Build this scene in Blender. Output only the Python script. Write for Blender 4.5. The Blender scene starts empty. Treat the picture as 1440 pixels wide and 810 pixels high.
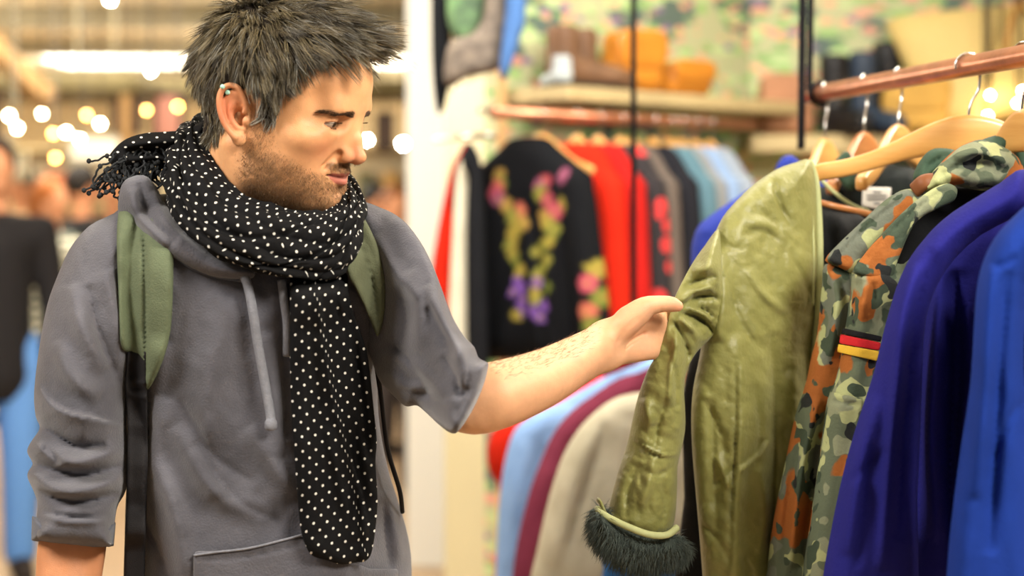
import bpy, math, random
import numpy as np
from mathutils import Vector, Matrix, noise as mnoise
from mathutils.geometry import delaunay_2d_cdt

# ------------------------------------------------------------------ camera, world, lights
F = 2000.0; ZC = 1.62; HY = 265.0
scn = bpy.context.scene
COL = scn.collection
cam_d = bpy.data.cameras.new('camera'); cam = bpy.data.objects.new('camera', cam_d); COL.objects.link(cam)
cam.location = (0, 0, ZC); cam.rotation_euler = (math.pi/2, 0, 0)
cam_d.sensor_width = 36; cam_d.lens = 36*F/1440; cam_d.shift_y = -(405-HY)/1440
cam_d.clip_start = 0.05; cam_d.clip_end = 100
cam_d.dof.use_dof = True; cam_d.dof.focus_distance = 1.66; cam_d.dof.aperture_fstop = 2.15
scn.camera = cam
scn.view_settings.view_transform = 'Standard'; scn.view_settings.look = 'None'
scn.view_settings.gamma = 1; scn.view_settings.use_curve_mapping = False
scn.view_settings.exposure = 1.15
scn.cycles.use_denoising = True
scn.cycles.max_bounces = 6; scn.cycles.diffuse_bounces = 3; scn.cycles.glossy_bounces = 2
scn.cycles.transmission_bounces = 2; scn.cycles.transparent_max_bounces = 4
scn.cycles.sample_clamp_indirect = 4
W = bpy.data.worlds.new('world'); scn.world = W; W.use_nodes = True
W.node_tree.nodes['Background'].inputs[0].default_value = (1.0, 0.93, 0.84, 1)
W.node_tree.nodes['Background'].inputs[1].default_value = 0.12

def area(name, loc, target, size, power, color=(1, .93, .82), sy=None):
    d = bpy.data.lights.new(name, 'AREA'); d.shape = 'RECTANGLE' if sy else 'SQUARE'
    d.size = size; d.size_y = sy or size; d.energy = power; d.color = color
    o = bpy.data.objects.new(name, d); COL.objects.link(o); o.location = loc
    o.rotation_euler = (Vector(target)-Vector(loc)).to_track_quat('-Z', 'Y').to_euler()
    return o
area('ceiling_light_front', (1.3, 0.1, 2.95), (-.1, 1.8, 1.4), 0.8, 62, (1, .94, .84))
area('ceiling_light_left', (-1.5, 0.9, 2.9), (-.3, 1.7, 1.3), .8, 30, (1, .95, .88))
area('ceiling_light_right', (1.6, 2.6, 2.95), (.5, 1.9, 1.3), .8, 32, (1, .93, .8))
area('ceiling_light_stall', (.2, 2.9, 2.98), (.6, 4.2, 1.3), 1.2, 36, (1, .95, .87))
area('ceiling_light_back', (-1.5, 4.3, 2.98), (-.5, 6.0, 1.2), 1.4, 60, (1, .93, .82))
def lamp(name, loc, power, r, color=(1, .93, .80)):
    d = bpy.data.lights.new(name, 'POINT'); d.energy = power; d.shadow_soft_size = r; d.color = color
    o = bpy.data.objects.new(name, d); COL.objects.link(o); o.location = loc; return o
lamp('hall_fill_light', (-2.2, 7.5, 2.3), 24, .2); lamp('hall_fill_light', (-4.5, 10, 2.3), 30, .2); lamp('hall_fill_light', (-2.5, 12.5, 2.3), 34, .2); lamp('hall_fill_light', (-5, 16, 2.3), 46, .2); lamp('hall_fill_light', (-1, 17, 2.3), 46, .2)  # unseen point fills, added to brighten the hall ceiling
area('ceiling_light_far', (-3.2, 9, 2.95), (-3.2, 9.2, 0), 3, 110, (1, .93, .8))

# ------------------------------------------------------------------ helpers
def P(px, py, Y):
    return Vector(((px-720)/F*Y, Y, ZC-(py-HY)/F*Y))
def Pn(px, py, Y):
    return np.stack([(px-720)/F*Y, Y+0*px, ZC-(py-HY)/F*Y], -1)
def lin(h):
    h = h.lstrip('#'); o = []
    for i in (0, 2, 4):
        c = int(h[i:i+2], 16)/255; o.append(c/12.92 if c <= .04045 else ((c+.055)/1.055)**2.4)
    return tuple(o)
WL = {}                                              # world location of each root/part
def link(o, parent, loc):
    COL.objects.link(o)
    WL[o.name] = Vector(loc)
    if parent is not None:
        o.parent = parent; o.location = Vector(loc)-WL[parent.name]
    else: o.location = loc
def tag(o, label=None, cat=None, group=None, kind=None):
    if label: o['label'] = label
    if cat: o['category'] = cat
    if group: o['group'] = group
    if kind: o['kind'] = kind
    return o
def thing(name, loc, label, cat, group=None):
    o = bpy.data.objects.new(name, None); o.empty_display_size = .05
    link(o, None, loc); return tag(o, label, cat, group)
def mk(name, verts, faces, mat, parent=None, smooth=True, colors=None, uvs=None, mats=None, fmat=None):
    """one mesh object from world-space vertices"""
    v = np.asarray(verts, dtype=np.float64)
    if parent is not None: loc = WL[parent.name]
    else: loc = Vector(((v[:, 0].min()+v[:, 0].max())/2, (v[:, 1].min()+v[:, 1].max())/2, v[:, 2].min()))
    v = v-np.array(loc)
    me = bpy.data.meshes.new(name)
    if isinstance(faces, np.ndarray):
        n = faces.shape[1]; m = len(faces)
        me.vertices.add(len(v)); me.vertices.foreach_set('co', v.astype(np.float32).ravel())
        me.loops.add(m*n); me.loops.foreach_set('vertex_index', faces.astype(np.int32).ravel())
        me.polygons.add(m); me.polygons.foreach_set('loop_start', np.arange(0, m*n, n, dtype=np.int32))
        me.update(calc_edges=True)
    else:
        me.from_pydata(v.tolist(), [], faces)
    me.polygons.foreach_set('use_smooth', np.full(len(me.polygons), smooth)); 
    if colors is not None:
        a = me.color_attributes.new('Col', 'FLOAT_COLOR', 'POINT')
        c = np.ones((len(v), 4), np.float32); c[:, :3] = colors; a.data.foreach_set('color', c.ravel())
    if uvs is not None:
        uvs = np.asarray(uvs, np.float32); u = me.uv_layers.new(name='UVMap')
        li = np.zeros(len(me.loops), np.int32); me.loops.foreach_get('vertex_index', li)
        u.data.foreach_set('uv', uvs[li].ravel())
    for mm in (mats or [mat]): me.materials.append(mm)
    if fmat is not None: me.polygons.foreach_set('material_index', np.asarray(fmat, np.int32))
    me.validate(); me.update()
    o = bpy.data.objects.new(name, me); link(o, parent, loc); return o

class MB:
    """collects shapes into one mesh (world coordinates)"""
    def __init__(s): s.v = []; s.f = []
    def add(s, v, f):
        n = len(s.v); s.v += [tuple(p) for p in v]; s.f += [tuple(i+n for i in q) for q in f]; return s
    def box(s, c, size, rz=0, b=0.0):
        cx, cy, cz = c; hx, hy, hz = [q/2 for q in size]
        b = min(b, hx*.9, hy*.9, hz*.9); cr, sr = math.cos(rz), math.sin(rz)
        if b <= 0:
            L = [(-hx, -hy, -hz), (hx, -hy, -hz), (hx, hy, -hz), (-hx, hy, -hz), (-hx, -hy, hz), (hx, -hy, hz), (hx, hy, hz), (-hx, hy, hz)]
            fs = [(3, 2, 1, 0), (4, 5, 6, 7), (0, 1, 5, 4), (1, 2, 6, 5), (2, 3, 7, 6), (3, 0, 4, 7)]
        else:
            L = []
            def ring(ix, z):
                x, y = hx-ix, hy-ix; return [(-x+0, -y, z), (x, -y, z), (x, y, z), (-x, y, z)]
            def oct(ix, z):
                x, y = hx, hy; i = b-ix
                x -= ix; y -= ix
                return [(-x+i, -y, z), (x-i, -y, z), (x, -y+i, z), (x, y-i, z), (x-i, y, z), (-x+i, y, z), (-x, y-i, z), (-x, -y+i, z)]
            R = [oct(b*.7, -hz), oct(0, -hz+b), oct(0, hz-b), oct(b*.7, hz)]
            for r in R: L += r
            fs = [tuple(range(7, -1, -1)), tuple(range(24, 32))]
            for k in range(3):
                for i in range(8): j = (i+1) % 8; fs.append((k*8+i, k*8+j, (k+1)*8+j, (k+1)*8+i))
        return s.add([(cx+x*cr-y*sr, cy+x*sr+y*cr, cz+z) for x, y, z in L], fs)
    def tube(s, pts, r, n=10, caps=True, flat=1.0):
        v, f = tube_geo(pts, r, n, caps, flat); return s.add(v, f)
    def lathe(s, c, prof, n=20):
        v = []; f = []
        for r, z in prof:
            for i in range(n):
                a = 2*math.pi*i/n; v.append((c[0]+r*math.cos(a), c[1]+r*math.sin(a), c[2]+z))
        for k in range(len(prof)-1):
            for i in range(n): j = (i+1) % n; f.append((k*n+i, k*n+j, (k+1)*n+j, (k+1)*n+i))
        f.append(tuple(range(n-1, -1, -1))); f.append(tuple((len(prof)-1)*n+i for i in range(n)))
        return s.add(v, f)
    def build(s, name, mat, parent=None, smooth=True):
        return mk(name, s.v, s.f, mat, parent, smooth)

def cr_spline(pts, n, closed=False):
    """Catmull-Rom through pts (any dimension), n samples per span"""
    p = np.asarray(pts, float); m = len(p); out = []
    rng = range(m if closed else m-1)
    t = np.linspace(0, 1, n, endpoint=False)[:, None]
    for i in rng:
        p1 = p[i]; p2 = p[(i+1) % m]
        p0 = p[(i-1) % m] if closed or i > 0 else 2*p1-p2
        p3 = p[(i+2) % m] if closed or i+2 < m else 2*p2-p1
        out.append(.5*((2*p1)+(-p0+p2)*t+(2*p0-5*p1+4*p2-p3)*t*t+(-p0+3*p1-3*p2+p3)*t**3))
    o = np.concatenate(out)
    return o if closed else np.vstack([o, p[-1:]])
def resample(p, step, closed=False):
    p = np.asarray(p, float)
    if closed: p = np.vstack([p, p[:1]])
    L = np.r_[0, np.cumsum(np.linalg.norm(np.diff(p[:, :2] if step > .5 else p, axis=0), axis=1))]
    n = max(3, int(round(L[-1]/step))); t = np.linspace(0, L[-1], n+1)
    o = np.stack([np.interp(t, L, p[:, k]) for k in range(p.shape[1])], 1)
    return o[:-1] if closed else o
def tube_geo(pts, r, n=10, caps=True, flat=1.0, up=None):
    """swept tube; r number or list; flat squashes it across the second axis"""
    p = np.asarray([tuple(q) for q in pts], float); m = len(p)
    rr = np.full(m, r, float) if np.isscalar(r) else np.interp(np.linspace(0, 1, m), np.linspace(0, 1, len(r)), r)
    T = np.gradient(p, axis=0); T /= np.linalg.norm(T, axis=1)[:, None]+1e-12
    u = np.array(up, float) if up is not None else (np.array([0, 0, 1.]) if abs(T[0][2]) < .9 else np.array([0, 1., 0]))
    V = []
    for k in range(m):
        a = np.cross(T[k], u); a /= np.linalg.norm(a)+1e-12; b = np.cross(a, T[k])
        if up is None: u = b
        for i in range(n):
            w = 2*math.pi*i/n; V.append(p[k]+rr[k]*(a*math.cos(w)*flat+b*math.sin(w)))
    f = []
    for k in range(m-1):
        for i in range(n): j = (i+1) % n; f.append((k*n+i, k*n+j, (k+1)*n+j, (k+1)*n+i))
    if caps: f.append(tuple(range(n-1, -1, -1))); f.append(tuple((m-1)*n+i for i in range(n)))
    return V, f

FOLD = 1.0
def hash2(i, j, seed):
    h = (i.astype(np.int64)*374761393+j.astype(np.int64)*668265263+seed*69069) & 0xffffffff
    h = ((h ^ (h >> 13))*1274126177) & 0xffffffff
    return ((h ^ (h >> 16)) & 0xffff)/65535.0*2-1
def vnoise(x, y, seed=0, octs=3):
    out = 0; a = 1.0; s = 0
    for o in range(octs):
        xi = np.floor(x); yi = np.floor(y); fx = x-xi; fy = y-yi
        fx = fx*fx*(3-2*fx); fy = fy*fy*(3-2*fy)
        h = lambda i, j: hash2(i, j, seed+o*17)
        out = out+a*((h(xi, yi)*(1-fx)+h(xi+1, yi)*fx)*(1-fy)+(h(xi, yi+1)*(1-fx)+h(xi+1, yi+1)*fx)*fy)
        s += a; a *= .5; x = x*2+3.1; y = y*2+7.7
    return out/s
def ridged(x, y, sx, sy, seed, p=6, ang=.6):
    c, s = math.cos(ang), math.sin(ang); u = (x*c+y*s)/sx; v = (-x*s+y*c)/sy
    u2 = u+.5*vnoise(u*.7, v*.7, seed+9); return (1-np.abs(vnoise(u2, v, seed, 2)))**p
def polydist(X, Y, poly, closed=False):
    """distance, parameter 0..1 and signed side to a polyline"""
    p = np.asarray(poly, float)
    if closed: p = np.vstack([p, p[:1]])
    L = np.linalg.norm(np.diff(p, axis=0), axis=1); cum = np.r_[0, np.cumsum(L)]; tot = cum[-1]
    bd = np.full(X.shape, 1e18); bt = np.zeros(X.shape); bs = np.ones(X.shape)
    for i in range(len(p)-1):
        ax, ay = p[i]; bx, by = p[i+1]-p[i]; l2 = bx*bx+by*by+1e-12
        dx = X-ax; dy = Y-ay; h = np.clip((dx*bx+dy*by)/l2, 0, 1)
        ex = dx-bx*h; ey = dy-by*h; d = ex*ex+ey*ey; m = d < bd
        bd = np.where(m, d, bd); bt = np.where(m, (cum[i]+h*L[i])/tot, bt)
        bs = np.where(m, np.sign(bx*dy-by*dx), bs)
    return np.sqrt(bd), bt, bs
def foldsum(X, Y, folds):
    """folds: (kind, amp, width, [(x,y)...]); r ridge, c sharp crease, s stepped overlap"""
    out = np.zeros(X.shape)
    for kind, a, w, pl in folds:
        pl = np.asarray(pl, float)
        if len(pl) > 2: pl = cr_spline(pl, 5)
        d, t, s = polydist(X, Y, pl)
        tp = np.clip(np.sin(np.pi*np.clip(t, .0, 1)), 0, 1)**.5
        tp = np.maximum(tp, 0)
        if kind == 'r': out += a*np.exp(-(d/w)**2)*tp
        elif kind == 'R': out += a*np.exp(-(d/w)**2)
        elif kind == 'c': out -= a*np.exp(-d/w)*tp
        elif kind == 's': out += a*np.where(s > 0, np.exp(-(d/w)), np.exp(-(d/(w*.16))**2))*tp
    return out
def inside(X, Y, poly):
    r = np.zeros(X.shape, bool); n = len(poly); j = n-1
    for i in range(n):
        xi, yi = poly[i]; xj, yj = poly[j]
        if yi != yj:
            m = ((yi > Y) != (yj > Y)) & (X < (xj-xi)*(Y-yi)/(yj-yi)+xi); r ^= m
        j = i
    return r
def inflate(outline, step, R, Hf, Hb, folds=(), nz=None, smooth=3, fieldfn=None, amp_edge=8.0):
    """closed cushion-like skin over a 2-D outline. Returns x,y (outline units), d (negative = front), faces.
    R: rounding distance, Hf/Hb: front/back bulge; all folds act on the front and (weaker) on the back."""
    b = cr_spline(outline, smooth, True) if smooth > 1 else np.asarray(outline, float)
    b = resample(b, step, True) if step > .5 else resample2(b, step)
    # inward rings
    area2 = np.sum(b[:, 0]*np.roll(b[:, 1], -1)-np.roll(b[:, 0], -1)*b[:, 1])
    if area2 < 0: b = b[::-1].copy()
    tn = np.roll(b, -1, 0)-np.roll(b, 1, 0); tn /= np.linalg.norm(tn, axis=1)[:, None]+1e-12
    nr = np.stack([-tn[:, 1], tn[:, 0]], 1)
    pts = [b]
    for e in (.12, .42):
        q = b+nr*e*step; d, _, _ = polydist(q[:, 0], q[:, 1], b, True)
        pts.append(q[(d > .9*e*step) & inside(q[:, 0], q[:, 1], b)])
    x0, y0 = b.min(0); x1, y1 = b.max(0)
    gx, gy = np.meshgrid(np.arange(x0, x1, step), np.arange(y0, y1, step*.87))
    gx = gx+(np.arange(gx.shape[0]) % 2)[:, None]*step*.5
    gx = gx.ravel(); gy = gy.ravel(); m = inside(gx, gy, b); gx = gx[m]; gy = gy[m]
    d, _, _ = polydist(gx, gy, b, True); m = d > .75*step
    pts.append(np.stack([gx[m], gy[m]], 1))
    allp = np.vstack(pts); nb = len(b)
    o = delaunay_2d_cdt([Vector(q) for q in allp], [], [list(range(nb))], 1, 1e-7)
    V = np.array([tuple(q) for q in o[0]]); Fc = [f for f in o[2]]
    orig = o[3]
    isb = np.array([any(k < nb for k in og) for og in orig])
    x, y = V[:, 0], V[:, 1]
    dist, _, _ = polydist(x, y, b, True); dist[isb] = 0
    Rr = R if np.isscalar(R) else R(x, y)
    h = np.sqrt(np.clip(1-(1-np.clip(dist/Rr, 0, 1))**2, 0, 1))
    fo = foldsum(x, y, folds)*FOLD if len(folds) else 0*x
    if nz: 
        for (am, sx, sy, sd) in nz: fo = fo+am*vnoise(x/sx, y/sy, sd)
    if fieldfn is not None: fo = fo+fieldfn(x, y)
    ed = np.clip(dist/(amp_edge*1.0), 0, 1); ed = np.where(isb, 0, ed)
    HF = Hf if np.isscalar(Hf) else Hf(x, y); HB = Hb if np.isscalar(Hb) else Hb(x, y)
    df = -(HF*h+fo*ed); db = HB*h+fo*ed*.4
    df[isb] = 0
    n = len(x); bidx = -np.ones(n, int); inn = np.where(~isb)[0]; bidx[inn] = n+np.arange(len(inn)); bidx[isb] = np.where(isb)[0]
    X = np.r_[x, x[inn]]; Yy = np.r_[y, y[inn]]; D = np.r_[df, db[inn]]
    faces = [tuple(f) for f in Fc]+[tuple(bidx[list(f)][::-1]) for f in Fc]
    return X, Yy, D, np.array(faces, dtype=np.int32), h
def resample2(p, step):
    p = np.vstack([p, p[:1]]); L = np.r_[0, np.cumsum(np.linalg.norm(np.diff(p, axis=0), axis=1))]
    n = max(3, int(round(L[-1]/step))); t = np.linspace(0, L[-1], n+1)
    return np.stack([np.interp(t, L, p[:, k]) for k in range(2)], 1)[:-1]
def cushion(name, outline, Yc, step, R, Hf, Hb, mat, parent=None, folds=(), nz=None, smooth=3, fieldfn=None, colorfn=None, uvscale=None, amp_edge=8):
    """inflated garment piece: outline in design pixels, depth Yc number or function(px,py)"""
    X, Yp, D, f, h = inflate(outline, step, R, Hf, Hb, folds, nz, smooth, fieldfn, amp_edge)
    yc = Yc if np.isscalar(Yc) else Yc(X, Yp)
    v = Pn(X, Yp, yc+D)
    uv = np.stack([X, Yp], 1)*uvscale if uvscale else None
    return mk(name, v, f, mat, parent, colors=colorfn(X, Yp) if colorfn else None, uvs=uv)

# ---- materials
def nmat(name):
    m = bpy.data.materials.new(name); m.use_nodes = True; nt = m.node_tree
    return m, nt, nt.nodes['Principled BSDF']
def N(nt, t, **kw):
    n = nt.nodes.new(t)
    for k, v in kw.items():
        if k.startswith('i_'):
            key = k[2:]; n.inputs[int(key) if key.isdigit() else key.replace('_', ' ')].default_value = v
        else: setattr(n, k, v)
    return n
def rgba(c): 
    if isinstance(c, str): c = lin(c)
    return (c[0], c[1], c[2], 1)
def plain(name, c, rough=.6, metal=0, var=0.0, scale=20, bump=0, bscale=60, spec=.25, sheen=0, emis=None, es=0, coat=0, stretch=(1, 1, 1), c2=None, sheent=None):
    m, nt, b = nmat(name); b.inputs['Roughness'].default_value = rough; b.inputs['Metallic'].default_value = metal
    b.inputs['Specular IOR Level'].default_value = spec
    b.inputs['Sheen Weight'].default_value = sheen; b.inputs['Coat Weight'].default_value = coat
    if sheent: b.inputs['Sheen Tint'].default_value = rgba(sheent)
    b.inputs['Base Color'].default_value = rgba(c)
    tc = N(nt, 'ShaderNodeTexCoord'); mp = N(nt, 'ShaderNodeMapping'); mp.inputs['Scale'].default_value = stretch
    nt.links.new(tc.outputs['Object'], mp.inputs[0])
    if var > 0 or c2:
        nz = N(nt, 'ShaderNodeTexNoise', i_Scale=scale, i_Detail=5.0, i_Roughness=.6)
        nt.links.new(mp.outputs[0], nz.inputs['Vector'])
        r = N(nt, 'ShaderNodeValToRGB'); cc = rgba(c)
        r.color_ramp.elements[0].position = .3; r.color_ramp.elements[1].position = .7
        r.color_ramp.elements[0].color = rgba(c2) if c2 else tuple(x*(1-var) for x in cc[:3])+(1,)
        r.color_ramp.elements[1].color = cc if c2 else tuple(min(1, x*(1+var)) for x in cc[:3])+(1,)
        nt.links.new(nz.outputs[0], r.inputs[0]); nt.links.new(r.outputs[0], b.inputs['Base Color'])
    if bump:
        n2 = N(nt, 'ShaderNodeTexNoise', i_Scale=bscale, i_Detail=4.0); nt.links.new(mp.outputs[0], n2.inputs['Vector'])
        bp = N(nt, 'ShaderNodeBump', i_Strength=bump, i_Distance=.002); nt.links.new(n2.outputs[0], bp.inputs['Height'])
        nt.links.new(bp.outputs[0], b.inputs['Normal'])
    if emis:
        b.inputs['Emission Color'].default_value = rgba(emis); b.inputs['Emission Strength'].default_value = es
    return m
def vcol(name, rough=.7, bump=0, bscale=300, spec=.3, sss=0, sheen=0, mul=0.0, mscale=40, sr=(.6, .25, .12)):
    m, nt, b = nmat(name); b.inputs['Roughness'].default_value = rough; b.inputs['Specular IOR Level'].default_value = spec
    b.inputs['Sheen Weight'].default_value = sheen
    a = N(nt, 'ShaderNodeVertexColor'); a.layer_name = 'Col'
    out = a.outputs[0]; tc = N(nt, 'ShaderNodeTexCoord')
    if mul:
        nz = N(nt, 'ShaderNodeTexNoise', i_Scale=mscale, i_Detail=5.0); nt.links.new(tc.outputs['Object'], nz.inputs['Vector'])
        mr = N(nt, 'ShaderNodeMapRange'); mr.inputs[1].default_value = .3; mr.inputs[2].default_value = .7
        mr.inputs[3].default_value = 1-mul; mr.inputs[4].default_value = 1+mul; nt.links.new(nz.outputs[0], mr.inputs[0])
        mx = N(nt, 'ShaderNodeVectorMath', operation='SCALE'); nt.links.new(out, mx.inputs[0]); nt.links.new(mr.outputs[0], mx.inputs['Scale']); out = mx.outputs[0]
    nt.links.new(out, b.inputs['Base Color'])
    if sss:
        b.inputs['Subsurface Weight'].default_value = sss; b.inputs['Subsurface Scale'].default_value = .006
        b.inputs['Subsurface Radius'].default_value = sr
    if bump:
        n2 = N(nt, 'ShaderNodeTexNoise', i_Scale=bscale, i_Detail=4.0); nt.links.new(tc.outputs['Object'], n2.inputs['Vector'])
        bp = N(nt, 'ShaderNodeBump', i_Strength=bump, i_Distance=.001); nt.links.new(n2.outputs[0], bp.inputs['Height'])
        nt.links.new(bp.outputs[0], b.inputs['Normal'])
    return m

# ---- signed-distance sculpting
class Vol:
    def __init__(s, lo, hi, res):
        s.lo = np.array(lo, float); s.res = res
        s.n = np.ceil((np.array(hi)-s.lo)/res).astype(int)+1
        s.ax = [s.lo[i]+res*np.arange(s.n[i]) for i in range(3)]
        s.f = np.full(tuple(s.n), .05, np.float32)
    def _sub(s, lo, hi):
        a = np.clip(np.floor((np.array(lo)-s.lo)/s.res).astype(int), 0, s.n); b = np.clip(np.ceil((np.array(hi)-s.lo)/s.res).astype(int)+1, 0, s.n)
        if np.any(b <= a): return None
        sl = tuple(slice(a[i], b[i]) for i in range(3))
        g = np.meshgrid(*[s.ax[i][sl[i]].astype(np.float32) for i in range(3)], indexing='ij', sparse=True)
        return sl, g
    def _op(s, sl, d, k, sub=False):
        a = s.f[sl]
        if sub:
            h = np.clip(.5-.5*(a+d)/k, 0, 1); s.f[sl] = a*(1-h)-d*h+k*h*(1-h)
        else:
            h = np.clip(.5+.5*(a-d)/k, 0, 1); s.f[sl] = a*(1-h)+d*h-k*h*(1-h)
    def ell(s, c, r, k=.01, rot=None, sub=False):
        m = max(r)+k+.012; q = s._sub([c[i]-m for i in range(3)], [c[i]+m for i in range(3)])
        if q is None: return
        sl, g = q; x, y, z = [g[i]-c[i] for i in range(3)]
        if rot is not None:
            M = np.array(rot.to_3x3().transposed()); x, y, z = [M[i][0]*x+M[i][1]*y+M[i][2]*z for i in range(3)]
        k0 = np.sqrt((x/r[0])**2+(y/r[1])**2+(z/r[2])**2); k1 = np.sqrt((x/r[0]**2)**2+(y/r[1]**2)**2+(z/r[2]**2)**2)+1e-9
        s._op(sl, k0*(k0-1)/k1, k, sub)
    def cap(s, a, b, r0, r1, k=.01, sub=False):
        a = np.array(a, float); b = np.array(b, float); m = max(r0, r1)+k+.012
        q = s._sub(np.minimum(a, b)-m, np.maximum(a, b)+m)
        if q is None: return
        sl, g = q; x, y, z = [g[i]-a[i] for i in range(3)]; ba = b-a
        h = np.clip((x*ba[0]+y*ba[1]+z*ba[2])/(ba@ba+1e-12), 0, 1)
        d = np.sqrt((x-ba[0]*h)**2+(y-ba[1]*h)**2+(z-ba[2]*h)**2)-(r0+(r1-r0)*h)
        s._op(sl, d, k, sub)
    def chain(s, pts, rs, k=.01, sub=False):
        pts = np.asarray([tuple(p) for p in pts], float); rs = np.asarray(rs, float)
        if len(pts) > 2:
            q = cr_spline(np.hstack([pts, rs[:, None]]), 4); pts, rs = q[:, :3], q[:, 3]
        m = rs.max()+k+.012; q = s._sub(pts.min(0)-m, pts.max(0)+m)
        if q is None: return
        sl, g = q; D = None
        for i in range(len(pts)-1):
            a = pts[i]; ba = pts[i+1]-a; x, y, z = [g[w]-a[w] for w in range(3)]
            h = np.clip((x*ba[0]+y*ba[1]+z*ba[2])/(ba@ba+1e-12), 0, 1)
            d = np.sqrt((x-ba[0]*h)**2+(y-ba[1]*h)**2+(z-ba[2]*h)**2)-(rs[i]+(rs[i+1]-rs[i])*h)
            D = d if D is None else np.minimum(D, d)
        s._op(sl, D, k, sub)
    def mesh(s, smooth=0):
        f = s.f; n = f.shape; ins = f < 0
        c = [ins[i:n[0]-1+i, j:n[1]-1+j, k:n[2]-1+k] for i in (0, 1) for j in (0, 1) for k in (0, 1)]
        cnt = sum(q.astype(np.int8) for q in c); act = (cnt > 0) & (cnt < 8)
        I, J, K = np.nonzero(act); idx = -np.ones(act.shape, np.int64); idx[I, J, K] = np.arange(len(I))
        acc = np.zeros((len(I), 3)); num = np.zeros(len(I))
        corners = [(i, j, k) for i in (0, 1) for j in (0, 1) for k in (0, 1)]
        for a in range(8):
            for b in range(a+1, 8):
                ca, cb = corners[a], corners[b]
                if sum(abs(ca[q]-cb[q]) for q in range(3)) != 1: continue
                fa = f[I+ca[0], J+ca[1], K+ca[2]]; fb = f[I+cb[0], J+cb[1], K+cb[2]]
                m = (fa < 0) != (fb < 0); t = np.where(m, fa/(fa-fb+1e-20), 0)
                for q in range(3): acc[:, q] += np.where(m, ca[q]+t*(cb[q]-ca[q]), 0)
                num += m
        v = acc/num[:, None]+np.stack([I, J, K], 1); v = v*s.res+s.lo
        faces = []
        for ax in range(3):
            sl0 = [slice(None)]*3; sl1 = [slice(None)]*3; sl0[ax] = slice(0, n[ax]-1); sl1[ax] = slice(1, n[ax])
            a = ins[tuple(sl0)]; b = ins[tuple(sl1)]; o1, o2 = (ax+1) % 3, (ax+2) % 3
            for flip, m in ((False, a & ~b), (True, b & ~a)):
                q = np.array(np.nonzero(m)).T
                q = q[(q[:, o1] > 0) & (q[:, o2] > 0) & (q[:, o1] < n[o1]-1) & (q[:, o2] < n[o2]-1)]
                if len(q) == 0: continue
                e1 = np.zeros(3, int); e1[o1] = 1; e2 = np.zeros(3, int); e2[o2] = 1
                g = [idx[tuple((q-d).T)] for d in (e1+e2, e2, 0*e1, e1)]
                qd = np.stack(g, 1); faces.append(qd[:, ::-1] if flip else qd)
        fc = np.vstack(faces); fc = fc[(fc >= 0).all(1)]
        if smooth:
            e = np.vstack([fc[:, [0, 1]], fc[:, [1, 2]], fc[:, [2, 3]], fc[:, [3, 0]]])
            for _ in range(smooth):
                sm = np.zeros_like(v); ct = np.zeros(len(v))
                for a, b in ((0, 1), (1, 0)):
                    for q in range(3): sm[:, q] += np.bincount(e[:, a], v[e[:, b], q], len(v))
                    ct += np.bincount(e[:, a], None, len(v))
                v = v*.4+.6*sm/np.maximum(ct, 1)[:, None]
        return v, fc
def gauss(v, c, s):
    s = np.asarray(s, float); return np.exp(-(((v-np.array(c))/s)**2).sum(1))
def mixc(a, b, t): return a*(1-t[:, None])+np.asarray(b)*t[:, None]
#MARK_LIB_END
# ------------------------------------------------------------------ person: head
rng = np.random.default_rng(7)
HSC = 1.0; H_AL = math.radians(19); H_P = math.radians(15); H_R = math.radians(3)
HM = Matrix.Rotation(-H_AL, 3, 'Z') @ Matrix.Rotation(H_P, 3, 'Y') @ Matrix.Rotation(H_R, 3, 'X')
H0 = Vector((-.272, 1.665, 1.702))
HMn = np.array(HM)*HSC
def hw(v):
    v = np.array(v, float); x, y, z = v[:, 0].copy(), v[:, 1], v[:, 2].copy()
    f = np.clip((x-.03)/.04, 0, 1); f = f*f*(3-2*f)
    zz = np.where(z < .016, .016+(np.maximum(z, -.12)-.016)*.86+np.minimum(z+.12, 0), z)
    v[:, 2] = z+(zz-z)*(.35+.65*f)*(z > -.19)
    v[:, 0] = np.where(x > .094, .094+(x-.094)*.82, x)-.0035*gauss(v, (.10, 0, -.042), (.03, .04, .018))
    v[:, 0] += .0068*gauss(np.stack([x, np.abs(y), z], 1), (.078, .036, .016), (.03, .020, .016))
    e = (np.abs(y) > .071)*(z < .05)*(x < .012)
    v[:, 2] = np.where(e > 0, .004+(v[:, 2]-.004)*.96, v[:, 2])
    return v @ HMn.T+np.array(H0)
def gauss(v, c, s):
    s = np.asarray(s, float); return np.exp(-(((v-np.array(c))/s)**2).sum(1))
person = thing('person', (-.28, 1.72, 0), 'man in a grey hoodie and dotted scarf reaching out to the olive jacket', 'person')

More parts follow.
